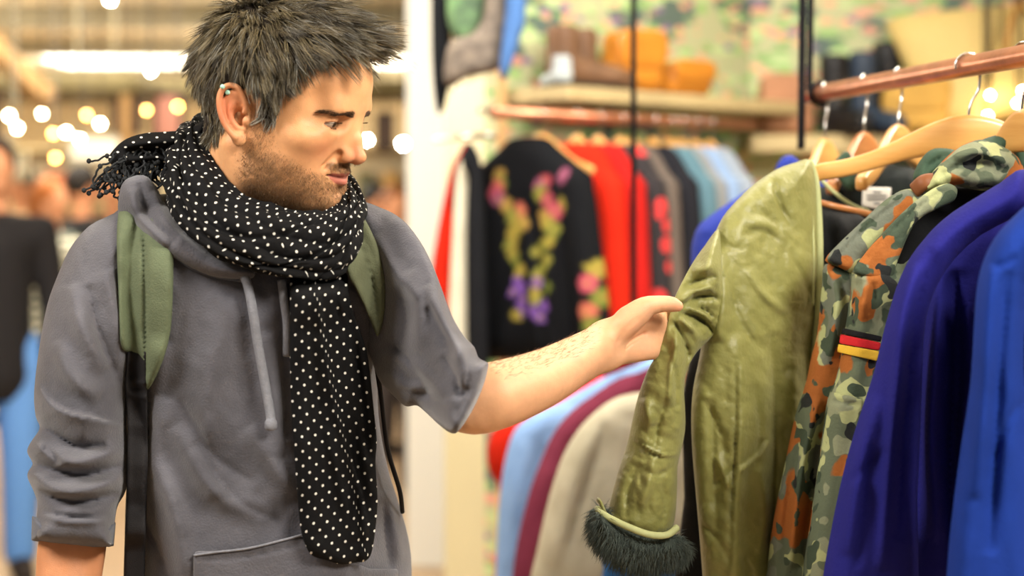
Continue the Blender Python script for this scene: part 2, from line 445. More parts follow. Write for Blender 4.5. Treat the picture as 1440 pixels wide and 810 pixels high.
def head_mesh(res=.0014):
    V = Vol((-.115, -.10, -.175), (.13, .10, .15), res)
    V.ell((-.006, 0, .05), (.098, .076, .085), .01)
    V.ell((.038, 0, .052), (.058, .063, .06), .03)
    V.ell((.045, 0, -.012), (.046, .058, .065), .03)
    for s in (-1, 1):
        V.ell((.060, s*.046, -.010), (.020, .019, .016), .022)
        V.cap((.004, s*.057, -.012), (.014, s*.049, -.066), .014, .014, .03)
        V.cap((.014, s*.049, -.066), (.066, s*.020, -.093), .0135, .0135, .026)
        V.cap((.050, s*.034, -.045), (.072, s*.016, -.085), .018, .014, .03)
    V.ell((.040, 0, -.070), (.045, .040, .028), .03)
    V.ell((.068, 0, -.048), (.027, .031, .032), .02)
    V.ell((.083, 0, -.092), (.0155, .020, .0145), .016)
    # neck
    V.cap((-.022, 0, -.03), (-.045, 0, -.20), .056, .060, .03)
    V.cap((.012, 0, -.08), (.0, 0, -.2), .034, .040, .03)
    for s in (-1, 1): V.cap((-.018, s*.058, -.04), (.022, s*.024, -.2), .013, .012, .018)
    # brow
    for s in (-1, 1):
        V.cap((.087, s*.010, .033), (.080, s*.032, .036), .0085, .0085, .014)
        V.cap((.080, s*.032, .036), (.062, s*.051, .030), .0085, .007, .014)
        V.ell((.095, s*.031, .016), (.0185, .0175, .0115), .009, sub=True)
        V.ell((.075, s*.058, .030), (.010, .008, .02), .015, sub=True)
        V.ell((.004, s*.083, .03), (.03, .008, .03), .02, sub=True)
    # eyelids
    for s in (-1, 1):
        c = (.0690, s*.0315, .0160)
        V.ell(c, (.0142, .0142, .0142), .005)
        V.cap((.0815, s*.022, .0240), (.0725, s*.045, .0235), .0034, .0030, .004)  # upper lid fold
        V.cap((.0800, s*.021, .0050), (.0715, s*.043, .0065), .0030, .0028, .007)    # lower lid bag
        r = Matrix.Rotation(math.radians(s*10), 3, 'Z') @ Matrix.Rotation(math.radians(10), 3, 'Y')
        V.ell((.0810, s*.0325, .0138), (.0125, .0152, .0038), .0015, r, sub=True)
        V.ell((.0840, s*.0195, .0130), (.003, .004, .002), .002, sub=True)
    # nose
    V.cap((.0880, 0, .025), (.1040, 0, -.002), .0062, .0066, .010)
    V.cap((.1040, 0, -.002), (.1135, 0, -.022), .0068, .0074, .006)
    V.ell((.1150, 0, -.0245), (.0088, .0088, .0082), .006)
    V.cap((.098, 0, -.030), (.112, 0, -.030), .005, .0045, .006)
    for s in (-1, 1):
        V.ell((.1005, s*.0122, -.0265), (.0115, .0062, .0085), .005)
        V.cap((.090, s*.010, .012), (.094, s*.012, -.016), .008, .009, .012)
        V.ell((.1045, s*.0072, -.0355), (.0052, .0028, .0040), .002, sub=True)
        V.cap((.0945, s*.0185, -.022), (.083, s*.029, -.044), .0022, .0020, .008, sub=True)
    # mouth
    V.cap((.098, .006, -.0495), (.0985, -.006, -.0495), .0058, .0058, .006)
    for s in (-1, 1):
        V.cap((.0990, s*.005, -.0500), (.0850, s*.0255, -.0530), .0046, .0024, .005)
        V.cap((.0985, s*.001, -.0620), (.0865, s*.0220, -.0555), .0056, .0026, .005)
    V.ell((.0975, 0, -.0615), (.0056, .010, .0046), .005)
    V.cap((.1060, 0, -.0400), (.1080, 0, -.0460), .0015, .0015, .003, sub=True)
    for s in (-1, 1):
        V.cap((.1065, 0, -.0560), (.0985, s*.014, -.0563), .0009, .0009, .0022, sub=True)
        V.cap((.0985, s*.014, -.0560), (.0870, s*.0270, -.0538), .0009, .0016, .0030, sub=True)
    V.cap((.1005, .010, -.0760), (.1005, -.010, -.0760), .0040, .0040, .011, sub=True)
    # ears
    for s in (-1, 1):
        def E(a, b, o=0):    # ear plane: a backwards, b up, o outwards
            a, b = a*1.0, b*1.0
            bx = -a*math.cos(math.radians(24)); by = a*math.sin(math.radians(24))
            x = bx*math.cos(.16)-b*math.sin(.16); z = b*math.cos(.16)+bx*math.sin(.16)*0
            return (x-.002, s*(.0725+by+o), z+.002)
        RE = Matrix.Rotation(s*math.radians(-24), 3, 'Z') @ Matrix.Rotation(-.16, 3, 'Y')
        V.ell(E(.013, .003), (.0165, .0060, .027), .006, RE)
        V.ell(E(.012, .002, .0075), (.0135, .0060, .0215), .003, RE, sub=True)
        V.ell(E(.007, -.004, .004), (.0095, .0100, .0125), .003, RE, sub=True)
        hx = [(.001, .004), (-.001, .012), (.003, .024), (.011, .032), (.021, .031), (.028, .022), (.029, .008), (.025, -.008), (.018, -.020), (.010, -.028)]
        hx = cr_spline(hx, 3)
        pp = [E(a, b, .005) for a, b in hx]; V.chain(pp, np.interp(np.linspace(0, 1, len(pp)), [0, .15, .5, 1], [.0026, .0034, .0036, .0042]), .0018)
        V.ell(E(.006, -.030, .003), (.0090, .0045, .0095), .005)
        ah = [(.004, -.017), (.010, -.016), (.0165, -.008), (.0185, .004), (.013, .014), (.006, .017)]
        V.chain([E(a, b, .0015) for a, b in ah], [.0030, .0034, .0036, .0034, .0030, .0024], .0025)
        V.chain([E(a, b, .0015) for a, b in ((.0175, .006), (.0165, .016), (.013, .024))], [.0030, .0030, .0022], .003)
        V.ell(E(-.001, -.006, .003), (.0045, .0042, .0062), .003)   # tragus
    return V.mesh(2)
hv, hf = head_mesh()
# colours (local coordinates)
def head_colors(v):
    n = len(v); base = np.array(lin('#d9a070')); c = np.tile(base, (n, 1))
    x, y, z = v.T; ay = np.abs(y)
    red = np.array(lin('#c9704f'))
    for s in (-1, 1):
        c = mixc(c, red, .40*gauss(v, (.08, s*.042, -.018), (.03, .02, .02)))
        c = mixc(c, lin('#c66a4c'), .75*gauss(v, (-.02, s*.088, .004), (.025, .016, .034)))
        c = mixc(c, lin('#a9674a'), .45*gauss(v, (.083, s*.032, .016), (.012, .017, .011)))
    c = mixc(c, red, .75*gauss(v, (.112, 0, -.024), (.014, .020, .014)))
    # lips
    lw = np.clip(1-(ay/.0245)**2, 0, 1)**.5
    ml = -.0565+.0030*(ay/.025)**2
    up = (z > ml) & (z < ml+.0070*lw) & (x > .083)
    lo = (z <= ml) & (z > ml-.0100*lw) & (x > .083)
    c[up] = lin('#94503f'); c[lo] = lin('#b56c5a')
    c = mixc(c, lin('#5a2a22'), .85*np.exp(-((z-ml)/.0012)**2)*(ay < .024)*(x > .084))
    # stubble
    nz = mnz(v*170)*.5+.5; nz2 = mnz(v*60+9)*.5+.5
    jaw = sm(-.020-.35*(x-.02).clip(0, .08)*.6, -.048, z)      # lower face
    hi = sm(.03, .075, x)
    line = sm(.004, -.03, z-.35*(-(x-.035)).clip(0, .06))
    beard = sm(-.030, -.056, z+.34*(x-.050).clip(-.05, .05))*(1-.35*hi)
    side = np.exp(-((x-.008)/.017)**2)*sm(.03, .0, z)*sm(.045, .055, ay)*(z > -.06)
    must = np.exp(-((z+.0425)/.0065)**2)*(ay < .030)*(x > .085)*sm(.032, .02, ay)
    cheek_clear = gauss(v, (.088, .030, -.030), (.018, .03, .016))+gauss(v, (.088, -.030, -.030), (.018, .03, .016))
    b = np.clip(np.maximum(np.maximum(beard, side*.75), must*1.6)-.9*cheek_clear*(1-must), 0, 1)
    b *= sm(-.135, -.10, z)*np.maximum(sm(-.022, .028, x), 0)*sm(-.02, .03, x+.6*(z+.085).clip(0, 1)+.02)
    b *= (~(up | lo)); b *= sm(.010, .03, np.hypot(ay, (z+.0575)*1.9)+.02*must)
    c = mixc(c, lin('#5f4a36'), np.clip(b*(.15+.6*nz*nz2*2), 0, .55))
    c = mixc(c, lin('#4a3b2e'), .5*sm(.055, .075, z)*sm(.06, .02, x))
    return c, b
def sm(a, b, x):
    t = np.clip((x-a)/(b-a), 0, 1); return t*t*(3-2*t)
def mnz(v):
    return (vnoise(v[:, 0]+v[:, 2]*.37, v[:, 1]+v[:, 2], 3)+vnoise(v[:, 0]*.6-v[:, 2], v[:, 1]+31, 5))*.8
hc, hb = head_colors(hv)
# ------------------------------------------------------------------ hair, brows, stubble
KEPT = [None]
def strands(roots, dirs, length, rad, curlf, segs=5, sides=3, clump=None, keep=None):
    """many tapered hairs as one vertex/face array; curlf(points, t, dir) -> direction"""
    n = len(roots); P_ = [roots]; d = dirs.copy(); p = roots.copy()
    for k in range(segs):
        t = (k+1)/segs; d = curlf(p, t, d); d /= np.linalg.norm(d, axis=1)[:, None]+1e-9
        p = p+d*(length/segs)[:, None]; P_.append(p)
    P_ = np.stack(P_, 1)                                  # n, segs+1, 3
    if clump is not None:
        lab, amt = clump; K = lab.max()+1; ct = np.maximum(np.bincount(lab, None, K), 1)
        for k in range(1, segs+1):
            g_ = np.stack([np.bincount(lab, P_[:, k, w], K)/ct for w in range(3)], 1)[lab]
            P_[:, k] += (g_-P_[:, k])*(amt*(k/segs)**1.2)[:, None]
    T = np.gradient(P_, axis=1); T /= np.linalg.norm(T, axis=2)[..., None]+1e-9
    up = np.array([.3, .5, .8]); A = np.cross(T, up); A /= np.linalg.norm(A, axis=2)[..., None]+1e-9; B = np.cross(A, T)
    r = rad[:, None]*np.interp(np.linspace(0, 1, segs+1), [0, .5, 1], [1, .85, .12])[None, :]
    if keep is not None:
        ok = keep(P_); P_ = P_[ok]; A = A[ok]; B = B[ok]; r = r[ok]; n = len(P_)
        KEPT[0] = ok
    V = []
    for i in range(sides):
        w = 2*math.pi*i/sides; V.append(P_+r[..., None]*(A*math.cos(w)+B*math.sin(w)))
    V = np.stack(V, 2).reshape(-1, 3)                     # n, segs+1, sides
    base = (np.arange(n)*(segs+1)*sides)[:, None, None]+(np.arange(segs)*sides)[None, :, None]
    i = np.arange(sides)[None, None, :]; j = (i+1) % sides
    fc = np.stack([base+i, base+j, base+sides+j, base+sides+i], -1).reshape(-1, 4)
    return V, fc
hn = np.zeros_like(hv)
_a = hv[hf[:, 1]]-hv[hf[:, 0]]; _b = hv[hf[:, 3]]-hv[hf[:, 0]]; _c = np.cross(_a, _b)
_ar = np.linalg.norm(_c, axis=1)
for q in range(4):
    for w in range(3): hn[:, w] += np.bincount(hf[:, q], _c[:, w], len(hv))
hn /= np.linalg.norm(hn, axis=1)[:, None]+1e-12
fcent = hv[hf].mean(1); fnorm = _c/(_ar[:, None]+1e-15)
if ((fnorm*(fcent-np.array([0, 0, .02]))).sum(1)*_ar).sum() < 0: hf = hf[:, ::-1].copy(); hn = -hn; fnorm = -fnorm

def hairline(v):
    """>0 inside the hair"""
    x, y, z = v.T; ay = np.abs(y)
    # front hairline: at centre z=.098; receding to temples
    zl = .088-.006*(ay/.03)**2*(ay < .05)-.10*(ay-.045).clip(0, 1)
    xl = .052-(.075-z).clip(0, .2)*.50
    f = np.where(z > .098, .083-x+1.5*(z-.098)-.30*(ay-.02).clip(0, .1), xl-x+.6*(z-.075).clip(0, 1))
    # sideburn / above the ear
    sb = (np.abs(x-.021) < .011) & (z > .004) & (ay > .05)
    low = np.where(x > -.01, .034+(x > .022)*.0, .034-(.0-x-.01)*1.75)
    low = np.where(x > .0, .030, low); low = np.clip(low, -.068, .1)
    g = z-low
    return np.where(sb, .01, np.minimum(f, g))
hl = hairline(fcent)
earm = (np.abs(fcent[:, 1]) > .0725) & (fcent[:, 2] < .050) & (fcent[:, 0] < .012) & (fcent[:, 0] > -.040)
sel = np.where((hl > 0) & ~earm)[0]
pr = _ar[sel]*np.where(fcent[sel][:, 1] < .03, 1.0, .55); pr /= pr.sum()
def notear(P_):
    x, y, z = P_[..., 0], P_[..., 1], P_[..., 2]
    return ~((x < -.001) & (x > -.036) & (z < .034) & (z > -.04) & (np.abs(y) > .0755)).any(1)
def hair_set(n, seed, lmul, rad, lift):
    g = np.random.default_rng(seed); k = sel[g.choice(len(sel), n, p=pr)]
    r = fcent[k]+g.normal(0, .0008, (n, 3))-fnorm[k]*.001; nn = fnorm[k]
    x, y, z = r.T
    wh = np.array([-.062, .006, .115])                     # whorl
    out = r-wh; out -= nn*(out*nn).sum(1)[:, None]; out /= np.linalg.norm(out, axis=1)[:, None]+1e-9
    fwd = np.tile([1.0, -.12, .0], (n, 1)); dn = np.tile([.10, 0, -1.0], (n, 1)); dnb = np.tile([-.25, 0, -1.0], (n, 1))
    top = sm(.075, .115, z); front = sm(-.03, .07, x)*top
    side = (1-top)
    flow = out*(.5+.5*top)[:, None]+fwd*(.9*front)[:, None]+dn*(side*.9*sm(-.09, .03, x))[:, None]+dnb*(side*.9*(1-sm(-.09, .03, x)))[:, None]
    flow -= nn*(flow*nn).sum(1)[:, None]*.9; flow /= np.linalg.norm(flow, axis=1)[:, None]+1e-9
    # clumps
    cl = mnz(r*55+seed)[:, None]*np.cross(nn, flow)*1.0+mnz(r*120+3*seed)[:, None]*np.cross(nn, flow)*.5
    L = (.013+.022*sm(-.02, .08, z)+.026*front+.006*g.random(n))*lmul
    L *= np.interp(hairline(r), [0, .006, .02], [.45, .7, 1.0]); 
    L = np.where(z < .02, np.where(x > 0, np.minimum(L, .015+.003*g.random(n)), .022), L)
    lf = (lift+.35*top+.55*front*sm(.03, .085, x)+.15*sm(-.04, -.09, x))*(1+.5*g.normal(0, 1, n)*.5)
    lf *= np.interp(z, [-.02, .04, .09], [2.4, 1.3, 1.0])
    d0 = flow+cl+nn*lf[:, None]*1.6+g.normal(0, .12, (n, 3))
    d0 /= np.linalg.norm(d0, axis=1)[:, None]
    bend = flow+cl*.8+fwd*(front*.6)[:, None]+np.array([0, 0, 1.])*(front*sm(.03, .08, x)*.75)[:, None]
    cw = g.normal(0, .10, (n, 3))
    def cf(p, t, d): 
        e = p-np.array([-.003, 0, .045]); e = e/np.array([.098, .077, .088]); m = np.linalg.norm(e, axis=1)
        push = np.where(m < 1.06, (1.06-m)*6, 0)[:, None]*e
        return d*(1-.34)+(bend+cw)*.34*(.4+t)+push
    K = max(40, int(n/(17 if n > 4000 else 5))); sd = g.choice(n, K, replace=False); lab = np.zeros(n, int)
    for i in range(0, n, 2000):
        q = r[i:i+2000]; lab[i:i+2000] = np.argmin(((q[:, None]-r[sd][None])**2).sum(2), 1)
    cd = g.normal(0, .22, (K, 3)); d0 = d0+cd[lab]*(.35+.65*top)[:, None]; L = L*(.82+.45*g.random(K))[lab]; bend = bend+cd[lab]*.8
    return strands(r, d0, L, rad*(.7+.6*g.random(n)), cf, segs=6, clump=(lab, .35+.5*g.random(n)), keep=notear)+(lab[KEPT[0]],)
def build_hair():
    hv1, hf1, l1 = hair_set(19000, 11, 1.05, .00042, .16)
    hv2, hf2, l2 = hair_set(1800, 5, 1.25, .00038, .30)
    V = np.vstack([hv1, hv2]); Fc = np.vstack([hf1, hf2+len(hv1)])
    g = np.random.default_rng(1); h1 = .55*g.random(l1.max()+1)[l1]+.45*g.random(len(l1)); h2 = g.random(len(l2))
    idn = np.r_[np.repeat(h1, 21), np.repeat(h2, 21)]
    x, y, z = V.T
    dk = np.array(lin('#261e13')); md = np.array(lin('#8c7e5e')); gy = np.array(lin('#aaa79b'))
    ii = idn[:, None]**1.5; c = dk*(1-ii)+md*ii*1.1
    grey = np.clip(.10+.55*gauss(V, (.014, -.075, .005), (.02, .03, .022))+.14*sm(.04, -.02, z)+.12*sm(.07, .12, x), 0, 1)
    pick = (idn*7919 % 1) < grey; c[pick] = gy*(.6+.4*idn[pick, None])
    return V, Fc, c
M_hair, nt, b = nmat('hair'); b.inputs['Roughness'].default_value = .42; b.inputs['Specular IOR Level'].default_value = .42
a = N(nt, 'ShaderNodeVertexColor'); a.layer_name = 'Col'; nt.links.new(a.outputs[0], b.inputs['Base Color'])
M_cap = plain('scalp_hair', '#2b241d', .8, var=.3, scale=300)
V, Fc, c = build_hair()
hair = mk('hair', hw(V), Fc, M_hair, person, colors=c)
# close-cropped layer under the long hair
mcap = (hl > .002) & ~earm
vi = np.unique(hf[mcap]); mp_ = -np.ones(len(hv), int); mp_[vi] = np.arange(len(vi))
hlv = np.clip(hairline(hv[vi]), 0, .03)
capv = hv[vi]+hn[vi]*(hlv[:, None]*.22)+hn[vi]*(mnz(hv[vi]*160)[:, None]*.0012)
mk('hair_undercoat', hw(capv), mp_[hf[mcap]], M_cap, hair)
# brows and lashes
def brow(side):
    g = np.random.default_rng(4+side); n = 620; t = g.random(n)
    ctr = np.stack([np.interp(t, [0, .35, .7, 1], [.0975, .0935, .0850, .0710]), side*np.interp(t, [0, .35, .7, 1], [.0125, .026, .040, .0505]),
                    np.interp(t, [0, .35, .7, 1], [.0292, .0304, .0308, .0268])], 1)
    w = np.interp(t, [0, .2, .7, 1], [.0030, .0038, .0026, .0010])
    r = ctr+np.stack([0*t, 0*t, w*g.uniform(-1, 1, n)], 1)
    # pull to the surface
    near = np.where((np.abs(hv-ctr.mean(0)) < .035).all(1))[0]; idx = near[np.argmin(((hv[near][None]-r[:, None])**2).sum(2), 1)]; r = hv[idx]; nn = hn[idx]
    tl = np.stack([-.45+0*t, side*.9+0*t, .35-.7*t], 1); tl /= np.linalg.norm(tl, axis=1)[:, None]
    d = tl+nn*.35+g.normal(0, .13, (n, 3)); d /= np.linalg.norm(d, axis=1)[:, None]
    return strands(r, d, .0065+.002*g.random(n), np.full(n, .00018), lambda p, t_, q: q*.8+tl*.2, 3)
M_brow = plain('brow_hair', '#543c28', .6)
for s in (-1, 1):
    V, Fc = brow(s); mk('eyebrow', hw(V), Fc, M_brow, person)
def lashes(side):
    out = []; fs = []; nn = 0
    for sgn, n, L in ((1, 60, .0065), (-1, 34, .0035)):
        g = np.random.default_rng(9); t = np.linspace(-1, 1, n)
        yy = side*(.0320+t*.0125); zz = .0135+sgn*.0036*np.sqrt(np.clip(1-(t*.93)**2, 0, 1))-.0016*(1-abs(t))*0
        r = np.stack([.0688+np.sqrt(np.clip(.0146**2-(yy-side*.0315)**2-(zz-.0160)**2, 1e-6, 1)), yy, zz], 1)
        d = np.stack([1+0*t, .35*t*side, sgn*.1-.25+0*t], 1)+g.normal(0, .08, (n, 3))
        V, Fc = strands(r, d/np.linalg.norm(d, axis=1)[:, None], np.full(n, L), np.full(n, .00022), lambda p, t_, q: q+np.array([0, 0, .18*sgn]), 3)
        out.append(V); fs.append(Fc+nn); nn += len(V)
    return np.vstack(out), np.vstack(fs)
for s in (-1, 1):
    V, Fc = lashes(s); mk('eyelashes', hw(V), Fc, M_brow, person)
# eyes: looking towards the jacket (forward, down)
M_eye, nt, b = nmat('eye'); b.inputs['Roughness'].default_value = .12; b.inputs['Coat Weight'].default_value = .6
a = N(nt, 'ShaderNodeVertexColor'); a.layer_name = 'Col'; nt.links.new(a.outputs[0], b.inputs['Base Color'])
for s in (-1, 1):
    nu, nv = 48, 32; V = []; 
    gz = Vector((1, .12, -.16)).normalized()
    for i in range(nv+1):
        for j in range(nu):
            th = math.pi*i/nv; ph = 2*math.pi*j/nu; V.append((math.cos(th), math.sin(th)*math.cos(ph), math.sin(th)*math.sin(ph)))
    V = np.array(V); th = np.arccos(np.clip(V[:, 0], -1, 1)); c = np.tile(lin('#cbbdac'), (len(V), 1))
    c[th < .50] = lin('#3b2a1c'); c[(th < .50) & (th > .44)] = lin('#1d1611'); c[th < .2] = (.004, .004, .004)
    q = gz.to_track_quat('X', 'Z').to_matrix(); r = .0127*(1+.05*np.exp(-(th/.4)**2))
    Vw = (V*r[:, None]) @ np.array(q).T+np.array([.0690, s*.0315, .0158])
    Fc = [(i*nu+j, i*nu+(j+1) % nu, (i+1)*nu+(j+1) % nu, (i+1)*nu+j) for i in range(nv) for j in range(nu)]
    mk('eye', hw(Vw), Fc, M_eye, person, colors=c)
# stubble hairs
def stubble():
    g = np.random.default_rng(21); fb = hb[hf].mean(1); nr = (fcent[:, 1] < .02)
    w = _ar*np.clip(fb, 0, 1)**1.2*nr*sm(-.012, .02, fcent[:, 0]); w /= w.sum(); n = 16000; k = g.choice(len(hf), n, p=w)
    r = fcent[k]; nn = fnorm[k]; d = nn*.8+np.array([.25, 0, -.9])+g.normal(0, .25, (n, 3)); d /= np.linalg.norm(d, axis=1)[:, None]
    V, Fc = strands(r, d, .0015+.0028*g.random(n), np.full(n, .00011), lambda p, t, q: q, 2)
    t = np.repeat(g.random(n), 9)[:, None]; c = np.array(lin('#3f2a1b'))*(1-t)+np.array(lin('#a37b50'))*t
    return V, Fc, c
V, Fc, c = stubble(); mk('beard_stubble', hw(V), Fc, M_hair, person, colors=c)
# ear stud: two small turquoise balls
for a_, b_, o_ in ((.013, .0335, .010), (.022, .030, .0112)):
    pass
# ------------------------------------------------------------------ person: arms and hands
M_skin = vcol('skin', .48, .35, 900, .35, .12, mul=.06, mscale=70)
body_v = [hw(hv)]; body_f = [hf]; body_c = [hc]
def pp(l): return [tuple(P(*q)) for q in l]
def arm_left():
    V = Vol((-.16, 1.46, 1.345), (.235, 1.83, 1.52), .0015)
    up = pp([(622, 520, 1.63), (652, 546, 1.575), (692, 543, 1.560), (760, 520, 1.60), (816, 492, 1.65), (850, 474, 1.68)])
    lo = pp([(624, 540, 1.63), (650, 570, 1.575), (690, 574, 1.560), (760, 548, 1.59), (816, 518, 1.645), (850, 501, 1.675)])
    V.chain(up, [.022, .0285, .0262, .0225, .0185, .0172], .02); V.chain(lo, [.022, .0280, .0258, .0220, .0180, .0165], .02)
    V.chain(pp([(705, 556, 1.550), (770, 532, 1.585), (840, 490, 1.655)]), [.022, .018, .0135], .02)
    # tendons at the wrist
    V.chain(pp([(800, 520, 1.628), (845, 493, 1.659), (866, 486, 1.672)]), [.003, .0028, .002], .008)
    # heel of the hand, palm
    V.chain(pp([(850, 474, 1.68), (872, 462, 1.690), (905, 448, 1.700), (924, 452, 1.712)]), [.0165, .0155, .0135, .0125], .014)
    V.chain(pp([(850, 500, 1.678), (875, 495, 1.690), (905, 493, 1.702), (916, 493, 1.712)]), [.0155, .0150, .0125, .0110], .014)
    V.chain(pp([(868, 480, 1.695), (905, 474, 1.710), (925, 473, 1.720)]), [.0150, .0115, .0115], .014)
    # ball of the thumb and thumb
    V.chain(pp([(862, 470, 1.672), (880, 455, 1.672), (900, 441, 1.672)]), [.0135, .0160, .0128], .010)
    V.chain(pp([(884, 447, 1.674), (906, 432, 1.672), (930, 427.5, 1.674), (944, 428, 1.674), (953, 430.5, 1.674)]), [.0140, .0122, .0100, .0092, .0066], .006)
    V.chain(pp([(897, 449, 1.655), (882, 462, 1.654), (871, 480, 1.658)]), [.0012, .0016, .0012], .005, sub=True)
    V.chain(pp([(930, 440, 1.668), (931, 436, 1.664)]), [.0008, .0008], .003, sub=True)
    V.chain(pp([(905, 470, 1.694), (885, 482, 1.680), (872, 498, 1.672)]), [.0012, .0012, .001], .005, sub=True)
    # four fingers, behind the cloth
    for a, l in enumerate(([(922, 448, 1.712), (948, 441, 1.750), (964, 440, 1.768), (976, 443, 1.770)],
                           [(924, 463, 1.716), (952, 456, 1.757), (970, 453, 1.778), (982, 454, 1.780)],
                           [(922, 479, 1.716), (949, 473, 1.757), (966, 469, 1.776), (977, 468, 1.779)],
                           [(915, 494, 1.714), (938, 490, 1.748), (952, 486, 1.764), (961, 484, 1.767)])):
        r = (.0098, .0100, .0094, .0084)[a]
        V.chain(pp(l), [r*1.08, r, r*.9, r*.72], .0035)
    return V.mesh(2)
av, af = arm_left()
def arm_colors(v):
    c = np.tile(lin('#d8a47c'), (len(v), 1))
    px = 720+F*v[:, 0]/v[:, 1]; py = HY+(ZC-v[:, 2])*F/v[:, 1]
    c = mixc(c, lin('#cf8a66'), .5*np.exp(-((px-955)/12)**2)+.35*np.exp(-((px-900)/16)**2-((py-480)/25)**2))
    c = mixc(c, lin('#b98a70'), .35*np.clip(mnz(v*45), 0, 1))
    return c
body_v.append(av); body_f.append(af); body_c.append(arm_colors(av))
def arm_right():
    V = Vol((-.62, 1.46, .86), (-.40, 1.78, 1.31), .0022)
    o = lambda x, y, z: (x, y, z)
    V.chain([o(-.505, 1.68, 1.30), o(-.508, 1.64, 1.20), o(-.508, 1.60, 1.08)], [.034, .038, .027], .02)
    V.cap(o(-.508, 1.60, 1.08), o(-.506, 1.585, 1.02), .027, .022, .02)
    for dy in (-.02, .005, .025): V.cap(o(-.506, 1.585+dy*.5, 1.035), o(-.504, 1.575+dy, .965), .018, .0145, .012)
    for k, (dy, L) in enumerate(((-.030, .90), (-.010, 1.0), (.011, .95), (.030, .76))):
        y = 1.575+dy
        V.chain([o(-.504, y, .965), o(-.500, y-.004, .965-.040*L), o(-.486, y-.002, .965-.064*L), o(-.468, y, .965-.078*L)], [.0108, .0095, .0088, .0070], .003)
    V.chain([o(-.500, 1.560, 1.02), o(-.488, 1.527, .985), o(-.480, 1.518, .955), o(-.474, 1.520, .930)], [.016, .0125, .0102, .0080], .006)
    return V.mesh(2)
rv, rf = arm_right()
body_v.append(rv); body_f.append(rf); body_c.append(np.tile(lin('#c98a62'), (len(rv), 1)))
# arm hairs
def arm_hair():
    g = np.random.default_rng(3)
    cen = av[af].mean(1); nn = np.cross(av[af[:, 1]]-av[af[:, 0]], av[af[:, 3]]-av[af[:, 0]]); nn /= np.linalg.norm(nn, axis=1)[:, None]+1e-12
    if (nn[:, 2]*(cen[:, 2]-av[:, 2].mean())).sum() < 0: nn = -nn
    px = 720+F*cen[:, 0]/cen[:, 1]
    w = sm(.45, .95, nn[:, 2])*(px > 688)*(1-sm(800, 860, px)); w /= w.sum(); n = 700; k = g.choice(len(cen), n, p=w)
    d = nn[k]*.5+np.array([.7, .4, .15])+g.normal(0, .3, (n, 3)); d /= np.linalg.norm(d, axis=1)[:, None]
    return strands(cen[k], d, .003+.005*g.random(n), np.full(n, .00012), lambda p, t, q: q+np.array([.1, .05, -.08]), 4)
V, Fc = arm_hair(); M_armhair = plain('arm_hair', '#4a3120', .6)

def bridge(Va, Fa, Vb, Fb, path):
    """joins two closed surfaces with a four-sided limb-like tube along path (radius per point)"""
    pa, pb = np.array(path[0][:3]), np.array(path[-1][:3])
    ia = int(np.argmin(((Va[Fa].mean(1)-pa)**2).sum(1))); ib = int(np.argmin(((Vb[Fb].mean(1)-pb)**2).sum(1)))
    la = list(Fa[ia]); lb = [len(Va)+k for k in Fb[ib]]
    V = [Va, Vb]; n = len(Va)+len(Vb); allv = np.vstack(V); loops = [la]; new = []
    ca = allv[la]-allv[la].mean(0); ca /= np.linalg.norm(ca, axis=1)[:, None]
    for p in path[1:-1]:
        q = np.array(p[:3])+ca*p[3]; loops.append([n+k for k in range(4)]); new.append(q); n += 4
    last = np.vstack([allv]+new) if new else allv
    best = min(range(8), key=lambda r: sum(((last[loops[-1][i]]-last[(lb if r < 4 else lb[::-1])[(i+r) % 4]])**2).sum() for i in range(4)))
    lb2 = lb if best < 4 else lb[::-1]; lb2 = [lb2[(i+best) % 4] for i in range(4)]; loops.append(lb2)
    nf = [[loops[k][i], loops[k][(i+1) % 4], loops[k+1][(i+1) % 4], loops[k+1][i]] for k in range(len(loops)-1) for i in range(4)]
    F_ = np.vstack([np.delete(Fa, ia, 0), np.delete(Fb, ib, 0)+len(Va), np.array(nf)])
    return last, F_, len(new)*4
nk = hw(np.array([[-.045, 0, -.20]]))[0]
V1, F1, k1 = bridge(body_v[0], body_f[0], body_v[1], body_f[1], [tuple(nk), (-.30, 1.74, 1.46, .07), (-.18, 1.73, 1.48, .05), (-.11, 1.68, 1.44, .04), tuple(P(610, 525, 1.64))])
C1 = np.vstack([body_c[0], body_c[1], np.tile(lin('#d69c72'), (k1, 1))])
V2, F2, k2 = bridge(V1, F1, body_v[2], body_f[2], [tuple(P(330, 420, 1.74)), (-.40, 1.74, 1.45, .06), (-.49, 1.72, 1.42, .045), (-.505, 1.68, 1.34, .04), (-.505, 1.66, 1.33)])
C2 = np.vstack([C1, body_c[2], np.tile(lin('#d69c72'), (k2, 1))])
body = mk('body', V2, F2, M_skin, person, colors=C2)
mk('arm_hair', V, Fc, M_armhair, body)
FOLD = 1.7
# ------------------------------------------------------------------ person: hoodie
M_hood = plain('washed_grey_jersey', '#605f66', .92, c2='#46454b', scale=9, bump=.5, bscale=420, spec=.15, sheen=.25)
M_rib = plain('grey_rib', '#565a66', .92, var=.1, scale=40, bump=.5, bscale=500, spec=.15, sheen=.2)
M_cord = plain('grey_cord', '#787980', .85, var=.12, scale=200, bump=.6, bscale=700, spec=.2)
def near_R(base, small, line, reach):
    def f(x, y):
        d, _, _ = polydist(x, y, line); t = np.clip(d/reach, 0, 1)**1.0
        return small+(base-small)*t
    return f
T_out = [(300, 292), (240, 272), (185, 285), (150, 312), (125, 345), (122, 420), (140, 500), (166, 560), (178, 640), (176, 720), (174, 810), (172, 900), (172, 960),
         (300, 985), (440, 985), (570, 960), (578, 880), (579, 800), (574, 755), (561, 708), (546, 660), (534, 600), (531, 550), (536, 500), (560, 440), (575, 380), (560, 330), (520, 296), (480, 292), (400, 304)]
